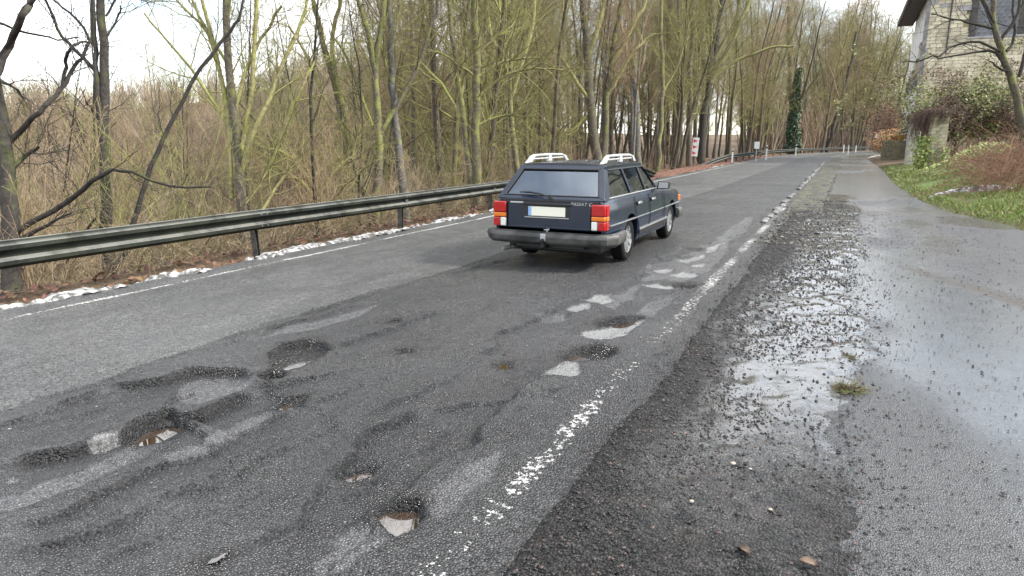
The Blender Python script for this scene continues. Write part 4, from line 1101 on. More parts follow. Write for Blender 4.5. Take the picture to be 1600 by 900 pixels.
# fallen limbs and thin dark saplings among the thicket
def fallen(i):
    rg_ = np.random.default_rng(300 + i)
    q = GD(rng.uniform(20, 900), 290, rng.uniform(13, 26)); x, y = q[0], q[1]
    if x - float(bend(y)) > -10.5: x = -10.5 - rng.random() * 3
    a = rng.uniform(0, 6.28); out = []
    P, Q = limb(rg_, (0, 0, .1), (math.cos(a), math.sin(a), rng.uniform(.15, .8)), rng.uniform(3, 6), .075, .02, 8, .10, -.02); tr = [(P, Q, 7)]
    branches(rg_, P, Q, out, 0, [(8, 1.6, .7, 4, .16, .02, 4), (5, .7, .7, 3, .2, .0, 3)], .25)
    o = empty('fallen_branch', (x, y, float(land(x, y))), 0, 'mossy broken branch lying slantwise in the thicket ' + zone(x, y), 'branch', 'fallen branches in the thicket ' + zone(x, y))
    link('trunk', tubes_mesh('limb', tr), B_MOSS, o); link('twigs', tubes_mesh('twigs', out), B_OLIVE, o)
for i in range(14): fallen(i)
T_DARK = [proto('sapling', 'thin dark leaning sapling', 'thin dark saplings', B_DARK, B_DARK, 61, 8, .05, SPEC_SAP, t0=.2, wob=.06, lean=.2),
          proto('sapling', 'thin dark upright sapling', 'thin dark upright saplings', B_DARK, B_BROWN, 62, 9, .045, SPEC_SAP, t0=.25, wob=.05)]
cnt = 0
while cnt < 46:
    q = GD(rng.uniform(-40, 1000), 270, rng.uniform(14, 40)); x, y = q[0], q[1]
    if x - float(bend(y)) > -10 or not free(x, y, 1.0): continue
    put_tree(rng.choice(T_DARK), x, y, rng.uniform(.7, 1.2), .10); cnt += 1
# thicket on the slope
cnt = 0
while cnt < 215:
    pxv = rng.uniform(-80, 1250); dep = 9.5 + 50 * rng.random() ** 1.2
    q = GD(pxv, 280, dep); x, y = q[0], q[1]
    xl_ = x - float(bend(y))
    if xl_ > -10.2 or (pxv > 900 and xl_ > -11.5) or (dep < 12 and rng.random() < .5): continue
    k = rng.choice([0, 0, 1, 1, 2, 2]) if pxv < 950 else rng.choice([0, 3, 3, 1])
    put_bush(k, x, y, rng.uniform(.6, 1.1) * (1 if pxv < 900 else .6)); cnt += 1

# far wooded hill: one mass of fine twigs
rg = np.random.default_rng(8)
protoL = []
for k in range(4):
    protoL.append(bush_lines(rg, 7, 5.0, .45, [(7, 1.7, .5, 2, .15, .08, 3)], r=.05, n=3))
allV = []; allQ = []; allC = []; base = 0
pm = []
for L_ in protoL:
    me = tubes_mesh('tmp', [(p, np.maximum(q, .012), k) for p, q, k in L_]); v = np.empty(len(me.vertices) * 3, np.float32); me.vertices.foreach_get('co', v)
    f = np.empty(len(me.polygons) * 4, np.int32); me.polygons.foreach_get('vertices', f); pm.append((v.reshape(-1, 3), f.reshape(-1, 4))); bpy.data.meshes.remove(me)
for i in range(1080):
    pxv = rg.uniform(-120, 760) if i < 800 else rg.uniform(1180, 1430); dep = 48 + 110 * rg.random() ** 1.1 if i < 800 else rg.uniform(75, 240)
    q = GD(pxv, 230, dep); x, y = q[0], q[1]
    if x - float(bend(y)) > (-22 if i < 800 else -12): continue
    v, f = pm[i % 4]; a = rg.uniform(0, 6.28); s = rg.uniform(.55, 1.15) * (1 if i < 800 else rg.uniform(.8, 2.4))
    M = np.array([[math.cos(a), -math.sin(a), 0], [math.sin(a), math.cos(a), 0], [0, 0, 1]]) * s
    allV.append(v @ M.T + np.array([x, y, float(land(x, y)) - .2])); allQ.append(f + base); base += len(v)
    c = np.array([.29, .228, .17]) * rg.uniform(.6, 1.15) * np.array([1, rg.uniform(.9, 1.1), rg.uniform(.8, 1.1)])
    allC.append(np.tile(c, (len(v), 1)))
me = np_mesh('distant_wood', np.concatenate(allV), np.concatenate(allQ)); add_col(me, 'tint', np.concatenate(allC))
tag(link('distant_wood', me, mat('far_twigs', (.2, .15, .1), .9, attr='tint')), kind='stuff')

# undergrowth behind the rail: brambles, dead stalks, fine twigs
lines = []
for i in range(2400):
    t = rg.random()
    pxv = rg.uniform(-60, 1230); dep = 9 + 40 * rg.random() ** 1.5
    q = GD(pxv, 300, dep); x, y = q[0], q[1]
    if x - float(bend(y)) > -8.9: 
        x = -8.9 - rg.random() * 2.5 + float(bend(y)); 
    z = float(land(x, y))
    a = rg.uniform(0, 6.28); sp_ = rg.uniform(.1, 1.6)
    P, Q = limb(rg, (x, y, z), (math.cos(a) * sp_, math.sin(a) * sp_, 1), rg.uniform(.4, 1.7), rg.uniform(.004, .009), .002, 5, .22, -.13)
    lines.append((P, Q, 3))
    for j in range(3):
        k = rg.integers(1, 5); P2, Q2 = limb(rg, P[k], side_dir(rg, unit(P[k] - P[k - 1]), .8), rg.uniform(.2, .7), .004, .0018, 2, .25, 0)
        lines.append((P2, Q2, 3))
me = tubes_mesh('undergrowth', lines)
tag(link('undergrowth', me, bark('bramble_mix', (.04, .030, .020), (.31, .245, .155), (.11, .11, .04), -.2)), kind='stuff')

TW[:] = [.0045, .0026]
# ------------------------------------------------------------------ trees right behind the rail, each with its own stems
SUB = [(13, 1.5, .75, 5, .16, .06, 3), (8, .65, .7, 3, .2, .03, 3), (3, .3, .7, 2, .2, .02, 3)]
def near_tree(label, dep, stems, mats, seed, spec=SUB, name='bare_tree', extra=None, group=None):
    """stems: (list of (px, py[, depth shift]), radius px at foot, radius px at tip, first branch at)"""
    rg = np.random.default_rng(seed)
    while True:                                  # stand it outside the guardrail
        q = GD(*stems[0][0][0][:2], dep)
        if q[0] > 0 or q[0] - float(bend(q[1])) < -9.5 or dep > 140: break
        dep += .5
    foot = GD(*stems[0][0][0][:2], dep); x, y = foot[0], foot[1]
    root = empty(name, (foot[0], foot[1], foot[2]), 0, label, 'tree', group)
    tr = []; cr_ = []
    for si, (pp, ra, rb, t0) in enumerate(stems):
        Cs = np.array([GD(p[0], p[1], dep + (p[2] if len(p) > 2 else 0) + (rg.normal(0, .12) if i and si else 0)) for i, p in enumerate(pp)]) - foot
        if si == 0:
            zl = float(land(x, y)) - foot[2]
            if zl < -.1: Cs = np.concatenate([[Cs[0] + np.array([0, 0, zl - .3])], Cs])
        if pp[-1][1] < 5 and ra >= 2.5:                      # the stem goes on above the frame
            dv = unit(Cs[-1] - Cs[-2]) + np.array([0, 0, .5]); Lx = (.9 if ra < 4.5 else 1.8) * rg.uniform(1.2, 2.0)
            for k_ in range(3): dv = unit(dv + rg.normal(0, .13, 3)); Cs = np.concatenate([Cs, [Cs[-1] + dv * Lx]])
            rb = rb * .35
        # smooth the corners
        n = len(Cs); Q = []
        for i in range(n - 1):
            p0, p1, p2, p3 = Cs[max(0, i - 1)], Cs[i], Cs[i + 1], Cs[min(n - 1, i + 2)]
            for t in (0, .33, .67): Q.append(.5 * (2 * p1 + (p2 - p0) * t + (2 * p0 - 5 * p1 + 4 * p2 - p3) * t * t + (3 * p1 - p0 - 3 * p2 + p3) * t ** 3))
        Q.append(Cs[-1]); Q = np.array(Q); Q[1:-1] += rg.normal(0, .012 * dep / 12, Q[1:-1].shape)
        rad = np.linspace(ra, rb, len(Q)) * dep / FPX * (.86 if ra > 4.5 else 1)
        if si == 0: rad[0] *= 1.35; rad[1] *= 1.1
        (tr if ra > 4.5 or si == 0 else cr_).append((Q, rad, 9 if ra > 4.5 else 6))
        sc = min(1.6, max(.8, dep / 12))
        branches(rg, Q, rad, cr_, 0, [(c * (1.2 if ra > 4 else .8), l * sc, a, n_, w, u, s_) for c, l, a, n_, w, u, s_ in spec], t0)
    link('trunk', tubes_mesh('trunk', tr), mats[0], root)
    link('crown', tubes_mesh('crown', cr_), mats[1], root)
    return root
SPARSE = [(8, 1.0, .75, 5, .18, .06, 3), (6, .45, .7, 3, .2, .03, 3)]
near_tree('dark crooked tree with dry creeper on its foot at the near end of the guardrail', 9.0, [
    ([(20, 480), (17, 400), (13, 300), (4, 200), (-10, 120), (-22, 20), (-30, -60)], 17, 11, .5),
    ([(-12, 125), (15, 70), (35, 22), (50, -25)], 8, 6, .3), ([(35, 20), (55, -5), (75, -20)], 4, 3, .3),
    ([(8, 225), (35, 203), (62, 175), (95, 138), (112, 112), (128, 88), (142, 62)], 5.5, 2.5, .3),
    ([(98, 135, .1), (101, 105), (108, 78), (122, 67), (138, 66)], 3.2, 1.5, .4), ([(14, 268), (38, 246), (60, 230)], 5, 2.5, .3),
    ([(27, 362), (109, 312), (159, 272), (187, 266), (265, 290), (330, 292)], 4.5, 1.5, .2), ([(35, 372), (75, 352), (112, 333)], 4, 1.6, .3),
    ([(0, 125), (20, 135), (38, 155)], 3, 1, .2), ([(-5, 35), (40, 50), (90, 62), (125, 58)], 2.5, 1, .2)], (B_DARK, B_DARK), 1, SPARSE)
near_tree('tall dark tree with twin upright stems beside a slanting sapling', 11.0, [
    ([(171, 425), (168, 380), (165, 300), (162, 200), (161, 100), (157, 0), (154, -90)], 12.5, 9, .45),
    ([(162, 235), (152, 150), (150, 100), (147, 30), (144, -60)], 5.5, 4, .4), ([(150, 112), (118, 78), (90, 45), (72, 0), (66, -30)], 3, 1.5, .2),
    ([(146, 70), (120, 30), (90, 5), (72, -15)], 2.2, 1.2, .2), ([(166, 25), (185, -5), (200, -20)], 2, 1.2, .2), ([(166, 60), (185, 25), (188, 10)], 2, 1, .2),
    ([(156, 192), (140, 165), (135, 160)], 2, 1.3, .2), ([(150, 340), (120, 380), (100, 420)], 2, 1, .2)], (B_DARK, B_DARK), 2, SPARSE)
near_tree('thin dark sapling slanting up across the gap between two trunks', 10.6, [
    ([(176, 430), (196, 392), (215, 322), (236, 260), (262, 200), (300, 130), (345, 68), (366, 38), (380, 0)], 6, 2.4, .35)], (B_DARK, B_DARK), 3, SPARSE, 'sapling')
near_tree('mossy many-stemmed tree rising behind the second guardrail post', 14.0, [
    ([(384, 385), (379, 320), (374, 250), (366, 180), (358, 100), (352, 0), (350, -60)], 11, 8, .4),
    ([(373, 245), (386, 180), (396, 100), (401, 0), (404, -50)], 4.5, 3, .2), ([(370, 238), (352, 150), (336, 80), (315, 0), (305, -40)], 4, 2.5, .2),
    ([(376, 270), (400, 200), (430, 130), (460, 60), (482, -10)], 4, 2.5, .2), ([(362, 310), (358, 200), (345, 130), (328, 60), (300, 0)], 3.5, 2, .2),
    ([(382, 318), (412, 278), (440, 210), (470, 140), (492, 95)], 3.2, 1.5, .2), ([(368, 232), (340, 170), (300, 110), (250, 50), (225, 20)], 3, 1.3, .15),
    ([(388, 350), (410, 330), (440, 280), (470, 240)], 3.2, 1.6, .2), ([(366, 180), (385, 110), (410, 60), (440, 10)], 3, 2, .2), ([(358, 110), (325, 50), (290, 15), (270, -10)], 2.6, 1.5, .2)], (B_MOSS2, B_OLIVE), 4,
    [(13, 1.6, .7, 5, .12, .07, 3), (8, .75, .65, 3, .18, .04, 3), (3, .3, .6, 2, .2, .02, 3)])
near_tree('low leaning tree with bright moss along its bent stems', 16.0, [
    ([(506, 330), (490, 290), (462, 260), (430, 225), (412, 205), (380, 165), (345, 140)], 6.5, 2, .2), ([(510, 330), (482, 268), (440, 238), (400, 228)], 4.5, 1.5, .2),
    ([(502, 318), (470, 285), (440, 266), (415, 262)], 4, 1.5, .2), ([(500, 300), (530, 260), (555, 240)], 3, 1.2, .2), ([(505, 320), (540, 300), (570, 255)], 3, 1, .2)], (B_MOSS, B_OLIVE), 5)
near_tree('tall mossy tree leaning back over the valley, reddish scar on its stem', 18.0, [
    ([(578, 325), (562, 282), (547, 230), (528, 150), (512, 90), (496, 30), (482, -40)], 8.5, 6, .3),
    ([(535, 165), (520, 80), (530, 10), (535, -30)], 4, 2.5, .2), ([(540, 210), (505, 150), (480, 90), (450, 40)], 3, 1.4, .2)], (B_MOSS, B_OLIVE), 6)
near_tree('upright mossy tree with a long branch sweeping toward the road', 17.5, [
    ([(588, 325), (594, 250), (590, 180), (586, 100), (598, 20), (604, -50)], 9, 7, .3), ([(586, 110), (575, 50), (560, 0), (550, -30)], 5.5, 4, .2),
    ([(595, 208), (622, 163), (650, 110), (670, 50), (684, -10)], 5, 3, .2), ([(593, 240), (570, 160), (540, 90), (520, 50)], 2.6, 1.2, .2)], (B_MOSS, B_OLIVE), 7)
near_tree('straight pale tree with grey lichen on its stem behind the guardrail', 17.8, [
    ([(632, 315), (623, 230), (616, 160), (611, 80), (608, 0), (606, -50)], 9, 6.5, .4), ([(616, 155), (600, 90), (590, 60)], 3, 1.5, .2)], (B_GREY, B_OLIVE), 8)
near_tree('slim mossy tree forking close beside a thicker knotty trunk', 20, [
    ([(736, 295), (726, 200), (715, 110), (706, 50), (700, -30)], 7, 5, .3), ([(720, 150), (735, 80), (738, 20), (740, -30)], 3, 2, .2), ([(726, 190), (690, 130), (650, 90)], 3, 1.2, .2)], (B_MOSS, B_OLIVE), 9)
near_tree('knotty mossy trunk with level side branches reaching toward the road', 19.5, [
    ([(746, 292), (744, 200), (745, 100), (741, 0), (740, -50)], 9.5, 7.5, .2), ([(748, 150), (790, 118), (830, 108), (880, 110)], 3, 1.2, .2), ([(748, 120), (790, 96), (850, 90)], 2.6, 1, .2),
    ([(748, 195), (785, 180), (830, 182)], 2.5, 1, .2), ([(745, 90), (780, 50), (810, 25)], 2.5, 1.2, .2), ([(742, 120), (700, 90), (670, 80)], 2.5, 1.2, .2), ([(747, 240), (780, 215), (800, 212)], 2.2, 1, .2)], (B_MOSS, B_OLIVE), 10)
near_tree('slender yellow-green tree rising straight above the car roof', 24, [
    ([(808, 275), (801, 200), (797, 130), (800, 60), (805, -40)], 6, 4.5, .2), ([(800, 150), (822, 80), (835, 20), (840, -30)], 3.6, 2.4, .2), ([(798, 120), (770, 60), (760, 0)], 3, 2, .2)], (B_MOSS, B_OLIVE), 11)
near_tree('thick forked mossy tree standing behind the roof rails of the car', 25, [
    ([(934, 262), (926, 200), (920, 120), (915, 50), (908, -40)], 10.5, 8, .3), ([(924, 170), (890, 110), (850, 60), (830, 30)], 3.5, 1.5, .2), ([(930, 175), (905, 195), (880, 215)], 4, 2, .3), ([(918, 90), (940, 30), (950, -30)], 4, 3, .2)], (B_MOSS2, B_OLIVE), 12)
near_tree('bright moss covered tree leaning slightly behind the car', 24.5, [
    ([(941, 262), (945, 180), (955, 100), (966, 30), (972, -40)], 7.5, 5.5, .3), ([(948, 150), (985, 90), (1010, 60), (1040, 50)], 3, 1.2, .2), ([(955, 100), (990, 40), (1010, 0)], 3.4, 2, .2)], (B_MOSS, B_OLIVE), 13)
near_tree('pale grey trunk forking above the brush behind the roof rail', 30, [
    ([(996, 240), (995, 180), (992, 120), (990, 60), (985, -30)], 7, 4.5, .4), ([(994, 130), (983, 105), (978, 80), (970, 30)], 4, 2.5, .2), ([(993, 120), (1004, 100), (1010, 60)], 3.6, 2, .2)], (B_GREY, B_TWIG), 14)
near_tree('mossy trunk with pale bark patches left of the striped hazard board', 32, [
    ([(1027, 262), (1032, 200), (1036, 140), (1034, 60), (1032, -30)], 5.5, 4, .3), ([(1034, 150), (1060, 100), (1075, 40)], 2.4, 1.4, .2)], (B_MOSS, B_OLIVE), 15)
near_tree('brown mossy trunk rising just behind the striped hazard board', 36, [
    ([(1076, 252), (1077, 180), (1079, 100), (1082, 30), (1084, -40)], 6.5, 5, .3), ([(1078, 150), (1050, 100), (1030, 70)], 2.4, 1, .2)], (B_BROWN, B_OLIVE), 16)
near_tree('large tree whose many limbs fan out above the farther guardrail', 40, [
    ([(1094, 248), (1100, 190), (1108, 130), (1112, 60), (1112, -40)], 8, 5.5, .35), ([(1110, 120), (1120, 60), (1130, -30)], 5, 3.5, .2), ([(1110, 130), (1135, 80), (1160, 30), (1180, -20)], 4.5, 3, .2), ([(1112, 125), (1150, 95), (1200, 75), (1240, 72)], 3.4, 1.5, .2),
    ([(1108, 125), (1090, 60), (1070, 0)], 4, 2.6, .2), ([(1112, 100), (1145, 40), (1160, -20)], 4, 3, .2), ([(1112, 90), (1100, 30), (1095, -30)], 4, 3, .2)], (B_DARK, B_OLIVE), 17)
near_tree('leaning dark trunk at the bend behind the far guardrail', 85, [
    ([(1294, 226), (1304, 190), (1312, 160), (1322, 130), (1330, 95), (1338, 50)], 3.4, 2.2, .4), ([(1312, 160), (1300, 120), (1290, 90)], 1.4, .8, .2)], (B_DARK, B_TWIG), 18, [(9, 3.2, .6, 5, .12, .06, 4), (6, 1.4, .6, 3, .15, .04, 3)])
ivt = near_tree('trunk wrapped in dark green ivy beside the farther guardrail', 62, [([(1237, 236), (1237, 190), (1236, 150), (1234, 80), (1232, 10)], 6, 3.5, .55)], (B_BROWN, B_TWIG), 19, [(10, 3.0, .7, 5, .12, .06, 4), (6, 1.4, .6, 3, .15, .04, 3)])
def leaf_mesh(name, C, N, size, rg, col, jit=.25, asp=.7):
    """many single leaves: folded quads around points C, facing roughly N"""
    n = len(C); a = rg.normal(0, 1, (n, 3)); N = N + rg.normal(0, .45, (n, 3)); N /= np.linalg.norm(N, axis=1, keepdims=True) + 1e-9
    U = np.cross(N, a); U /= np.linalg.norm(U, axis=1, keepdims=True) + 1e-9; W = np.cross(N, U)
    s = (size * rg.uniform(.6, 1.3, n))[:, None]
    V = np.stack([C - W * s, C + U * s * asp + N * s * .15, C + W * s, C - U * s * asp + N * s * .15], 1).reshape(-1, 3)
    me = np_mesh(name, V, np.arange(n * 4).reshape(-1, 4), smooth_shade=False)
    cc = np.array(col)[None] * rg.uniform(1 - jit, 1 + jit, (n, 1)) * (1 + rg.normal(0, jit * .25, (n, 3)))
    add_col(me, 'tint', np.repeat(np.clip(cc, 0, 1), 4, 0)); return me
M_LEAF = mat('leaf', (.06, .09, .02), .5, attr='tint')
M_DRY = mat('dry_leaf', (.2, .1, .05), .75, attr='tint')
n = 2100; h_ = 10.5 * rg.random(n) ** 1.25; a = rg.uniform(0, 6.28, n); xo = 0; rr = (.62 + .25 * rg.random(n) + .16 * np.sin(h_ * 1.3 + a) + .1 * np.sin(h_ * 3.1) + .25 * rg.random(n) ** 3) * (1.15 - .075 * h_)
C = np.stack([np.cos(a) * rr, np.sin(a) * rr, h_ - .2], 1); N = np.stack([np.cos(a), np.sin(a), .4 + 0 * a], 1)
link('ivy', leaf_mesh('ivy', C, N, .17, rg, (.016, .055, .014), .45), M_LEAF, ivt)
# ------------------------------------------------------------------ house on the bank
HX, HY = 4.35, 63.0
M_STONE = mat('cream_sandstone', (.40, .355, .25), .85, (.60, .55, .42), 1.1, bump=.02, bscale=12, rand=.22)
M_STONEG = mat('grey_stone', (.26, .26, .27), .85, (.36, .36, .37), 2, bump=.02, bscale=12)
M_MORT = mat('mortar', (.36, .31, .20), .95)
M_SLATE = mat('grey_slate', (.13, .14, .155), .6, (.19, .20, .22), 3, bump=.01, bscale=8, rand=.2)
M_TIMB = mat('dark_timber', (.045, .042, .042), .7, (.08, .075, .07), 5)
M_WPANEL = mat('white_render', (.78, .78, .76), .7, (.68, .68, .66), 3)
M_WPANE = mat('window_glass', (.10, .12, .14), .06, spec=.8)
hz0 = float(land(HX + 4, HY)) - 1.0
house = empty('stone_house', (HX, HY, 0), 0, 'tall cream sandstone house with dark eaves and white timbered side above the bank', 'house')
HT, HL, HWD = 13.4, 13.5, 15.0
d = MB(); d.box((HWD / 2 + .14, HL / 2 + .14, (HT + hz0) / 2), (HWD, HL, HT - hz0)); wall = d.build('wall', M_MORT, house)
# sandstone blocks on the gable, laid in courses
rng = random.Random(12)
bays = [(2.85, 5.0, 8.6, 15)]
boxes = {}
z = 3.4; row = 0; nb_ = 0
def block_mesh(w, h):
    k = (round(w, 2), round(h, 2))
    if k not in boxes:
        b = MB(); b.box((0, 0, 0), (w - .02, .20, h - .02)); me = b.mesh('stone', smooth_shade=False)
        boxes[k] = me
    return boxes[k]
hs_ = [.24, .29, .34]; rest = MB()
while z < 13.2:
    h = rng.choice(hs_); x = 0
    while x < 12.5:
        w = rng.choice([.38, .50, .62, .78, .95])
        if x == 0 and row % 2: w = .40
        inbay = 2.85 < x + w / 2 < 6.3 and z + h > 9.2
        if not inbay:
            nb_ += (z >= 7.6 and x <= 8.2)
            if z < 7.6 or nb_ > 300 or x > 8.2:
                rest.box((x + w / 2, .045 + rng.uniform(-.015, .015), z + h / 2), (w - .02, .20, h - .02)); x += w; continue
            me = block_mesh(w, h)
            o = link('stone', me, None, wall, (x + w / 2, .045 + rng.uniform(-.015, .015), z + h / 2))
            if not me.materials: me.materials.append(M_STONE)
            if rng.random() < .05:
                o.material_slots[0].link = 'OBJECT'; o.material_slots[0].material = M_STONEG
        x += w
    z += h; row += 1
o = rest.build('stones', M_STONE, wall, smooth_shade=False); o['kind'] = 'stuff'
# bay: slate hung panel between two dark jambs
d = MB(); d.box((4.55, .06, 11.3), (2.75, .14, 4.2)); bay = d.build('window_bay', M_MORT, house)
sl = MB(); b0 = MB(); b0.box((0, 0, 0), (.33, .03, .30), Matrix.Rotation(.12, 3, 'X')); slm = b0.mesh('slate', smooth_shade=False)
zz = 9.35; k = 0
while zz < 13.4:
    xx = 3.24 + .17 * (k % 2)
    while xx < 5.85:
        link('slate', slm, M_SLATE, bay, (xx + .12, -.05, zz)); xx += .345
    zz += .25; k += 1
for xj in (3.05, 6.05):
    d = MB(); d.box((xj, .0, 11.3), (.42, .30, 4.2)); d.build('jamb', M_TIMB, bay, .02)
d = MB(); d.box((4.55, .0, 9.12), (3.5, .26, .16)); d.build('sill', M_STONEG, bay, .02)
d = MB(); d.tube([(1.55, -.12, 13.2), (1.55, -.12, 8.1)], .05, 8); d.build('downpipe', M_TIMB, house)
d = MB(); d.box((.06, -.08, 7.2), (.28, .12, 12)); d.build('corner_board', mat('weathered_timber', (.16, .155, .16), .7, (.24, .235, .24), 4), house)
# side facing the road: white panels between dark timbers
for (y0, y1, z0, z1) in [(.5, 3.6, 9.2, 13.2), (4.0, 7.2, 8.2, 12.6), (7.6, 10.4, 7.6, 12.0), (10.7, 13.2, 7.2, 11.2)]:
    d = MB(); d.box((.06, (y0 + y1) / 2, (z0 + z1) / 2), (.16, y1 - y0, z1 - z0)); pn = d.build('panel', M_WPANEL, wall, .01)
d = MB(); d.box((.05, HL / 2, 6.3), (.22, HL, 1.2)); d.build('timber_beam', M_TIMB, house, .01)
for y0 in np.arange(.4, 13.2, 1.45):
    d = MB(); d.box((.06, y0 + .6, 3.4), (.15, 1.05, 4.4)); pn = d.build('panel', M_WPANEL, wall, .01)
    for zq in (2.4, 3.6, 4.8):
        d = MB(); d.box((-.03, y0 + .6, zq), (.06, 1.05, .12)); d.build('rail', M_TIMB, pn) 
# eaves and roof
d = MB(); d.prism([(-1.25, 12.3), (-1.05, 12.1), (HWD / 2 + .1, 15.6), (HWD / 2 + .1, 16.0)], lambda x, z: (x, -.7, z), lambda x, z: (x, HL + .8, z)); d.build('roof', M_TIMB, house)
d = MB(); d.prism([(HWD + 1.45, 12.3), (HWD + 1.25, 12.1), (HWD / 2 + .1, 15.6), (HWD / 2 + .1, 16.0)], lambda x, z: (x, -.7, z), lambda x, z: (x, HL + .8, z)); d.build('roof', M_TIMB, house)
d = MB(); d.prism([(0.15, 13.4), (HWD + .1, 13.4), (HWD / 2 + .1, 15.5)], lambda x, z: (x, .15, z), lambda x, z: (x, HL, z)); d.build('gable', M_MORT, house)
d = MB(); d.box((-.62, HL / 2, 12.2), (1.2, HL + 1.4, .10)); d.build('soffit', M_TIMB, house)
d = MB(); d.box((-1.28, HL / 2, 12.35), (.10, HL + 1.5, .42)); d.build('fascia', M_BLACK, house)

# ------------------------------------------------------------------ low wall with pots
M_WALLST = mat('mossy_rubble', (.13, .12, .085), .9, (.24, .22, .14), 4, bump=.03, bscale=14, rand=.35)
wx0, wx1, wy = G(1378, 250)[0], G(1413, 252)[0], 65.0
wz = 1.62
rw = empty('retaining_wall', (0, 0, 0), 0, 'low mossy rubble stone wall beside the footpath at the foot of the house', 'wall')
ba = MB(); ba.box(((wx0 + wx1) / 2, wy + .25, wz / 2 - .15), (wx1 - wx0 - .06, .4, wz + .25)); ba.build('core', M_MORT, rw)
st = MB(); rng = random.Random(5); z = -.1
while z < wz - .06:
    h = rng.uniform(.10, .17); x = wx0
    while x < wx1:
        w = rng.uniform(.16, .42); w = min(w, wx1 - x + .02)
        st.box((x + w / 2, wy + .04 + rng.uniform(-.02, .02), z + h / 2), (w - .02, .14, h - .02)); x += w
    for y0 in np.arange(wy + .05, wy + 6, .4): st.box((wx0 - .0 + rng.uniform(-.015, .015), y0 + .2, z + h / 2), (.12, rng.uniform(.3, .38), h - .02))
    z += h
o = st.build('stones', M_WALLST, rw, smooth_shade=False); o['kind'] = 'stuff'
d = MB(); d.box(((wx0 + wx1) / 2, wy + .2, wz + .03), (wx1 - wx0 + .1, .55, .09)); d.build('coping', M_WALLST, rw, .02)
M_POTY = mat('yellow_glaze', (.55, .30, .05), .35, (.40, .18, .03), 8); M_TERRA = mat('terracotta', (.42, .17, .08), .7, (.32, .13, .07), 8)
def pot(x, s, m, label):
    b = MB(); b.lathe([(.12, 0), (.20, .10), (.27, .22), (.29, .26), (.27, .27), (.23, .24), (.0, .22)], (0, 0, 0), 'z', 20)
    g = empty('flower_pot', (x, wy + .2, wz + .075), 0, label, 'flower pot'); b.build('bowl', m, g); g.scale = (s, s, s)
    d = MB(); d.lathe([(.0, .20), (.23, .20), (.20, .235), (0, .25)], (0, 0, 0), 'z', 14); d.build('soil', M_WALLST, g)
pot(wx0 + .62, 1.25, M_TERRA, 'rounded terracotta flower pot on the low stone wall')
pot(wx0 + 1.02, 1.6, M_POTY, 'wide yellow flower bowl on the low stone wall')
# gate posts in front of the house
M_GP = mat('weathered_concrete', (.30, .29, .25), .85, (.44, .42, .36), 4, bump=.01, bscale=12)
def gatepost(px, pyb, pyt, dep, r, label):
    p = GD(px, pyb, dep); t = GD(px, pyt, dep)[2]; g = empty('gate_post', tuple(p), 0, label, 'gate post')
    d = MB(); d.lathe([(r, -1.2), (r * .97, t - p[2] - .1), (r * .8, t - p[2])], (0, 0, 0), 'z', 16); d.build('shaft', M_GP, g)
    d = MB(); d.lathe([(r * 1.12, 0), (r * 1.15, .07), (r * .9, .12)], (0, 0, t - p[2] - .06), 'z', 16); d.build('cap', M_GP, g)
gatepost(1419, 246, 196, 40, .19, 'round pale gate post standing free at the end of the low wall')
gatepost(1430, 247, 200, 38, .14, 'thinner pale gate post touching the hanging dead creeper')
# stone pillar
pp = GD(1456, 243, 33); pb = float(land(pp[0], pp[1]))
ph_ = GD(1456, 176, 33)[2] - pb
pil = empty('stone_pillar', (pp[0], pp[1], pb), YAW * .5, 'stone gate pillar under a cap of hanging dead creeper', 'pillar')
d = MB(); d.box((0, 0, ph_ / 2 - .3), (.78, .78, ph_ + .6)); core = d.build('core', M_MORT, pil)
M_PIL = mat('pillar_stone', (.24, .22, .15), .9, (.40, .37, .26), 4, bump=.02, bscale=12, rand=.3)
rng = random.Random(9); z = 0
pmesh = {}
def pstone(w, dd, h):
    k = (w, dd, h)
    if k not in pmesh:
        b = MB(); b.box((0, 0, 0), (w - .02, dd - .02, h - .02)); pmesh[k] = b.mesh('stone', smooth_shade=False); pmesh[k].materials.append(M_PIL)
    return pmesh[k]
k = 0
while z < ph_ - .05:
    w1 = .5 if k % 2 else .36
    for sgn in (-1, 1):
        for (cx_, ww) in ((-.43 + w1 / 2, w1), (.43 - (.86 - w1) / 2, .86 - w1)):
            link('stone', pstone(round(ww, 2), .14, .16), None, core, (cx_, sgn * .36, z + .08))
    for sx_ in (-1, 1):
        link('stone', pstone(.12, .6, .16), None, core, (sx_ * .37 + 0, 0, z + .08))
    z += .16; k += 1
# dead creeper hanging over it
rg = np.random.default_rng(31); lines = []
for i in range(900):
    a = rg.uniform(-1.2, 1.2); u = rg.uniform(0, 1)
    p0 = np.array([rg.uniform(-.45, .55), rg.uniform(-.5, .4), ph_ + rg.uniform(-.12, .16)])
    out_ = np.array([-rg.uniform(.2, 1.) - .3 * (p0[0] < .1), -rg.uniform(-.3, .8), rg.uniform(.1, .7)])
    P, Q = limb(rg, p0, out_ * (.6 if p0[0] > .1 else 1), rg.uniform(.4, 2.0) * (.45 if p0[0] > .1 else 1), .008, .004, 7, .12, -.55)
    lines.append((P, Q, 3))
cre = tag(link('dead_creeper', tubes_mesh('dead_creeper', lines), bark('creeper_brown', (.075, .045, .035), (.17, .105, .08), (.16, .11, .06), -.4), None, pil.location), 'hanging mass of dead brown creeper draped over the stone pillar', 'creeper')
cre.rotation_euler = pil.rotation_euler
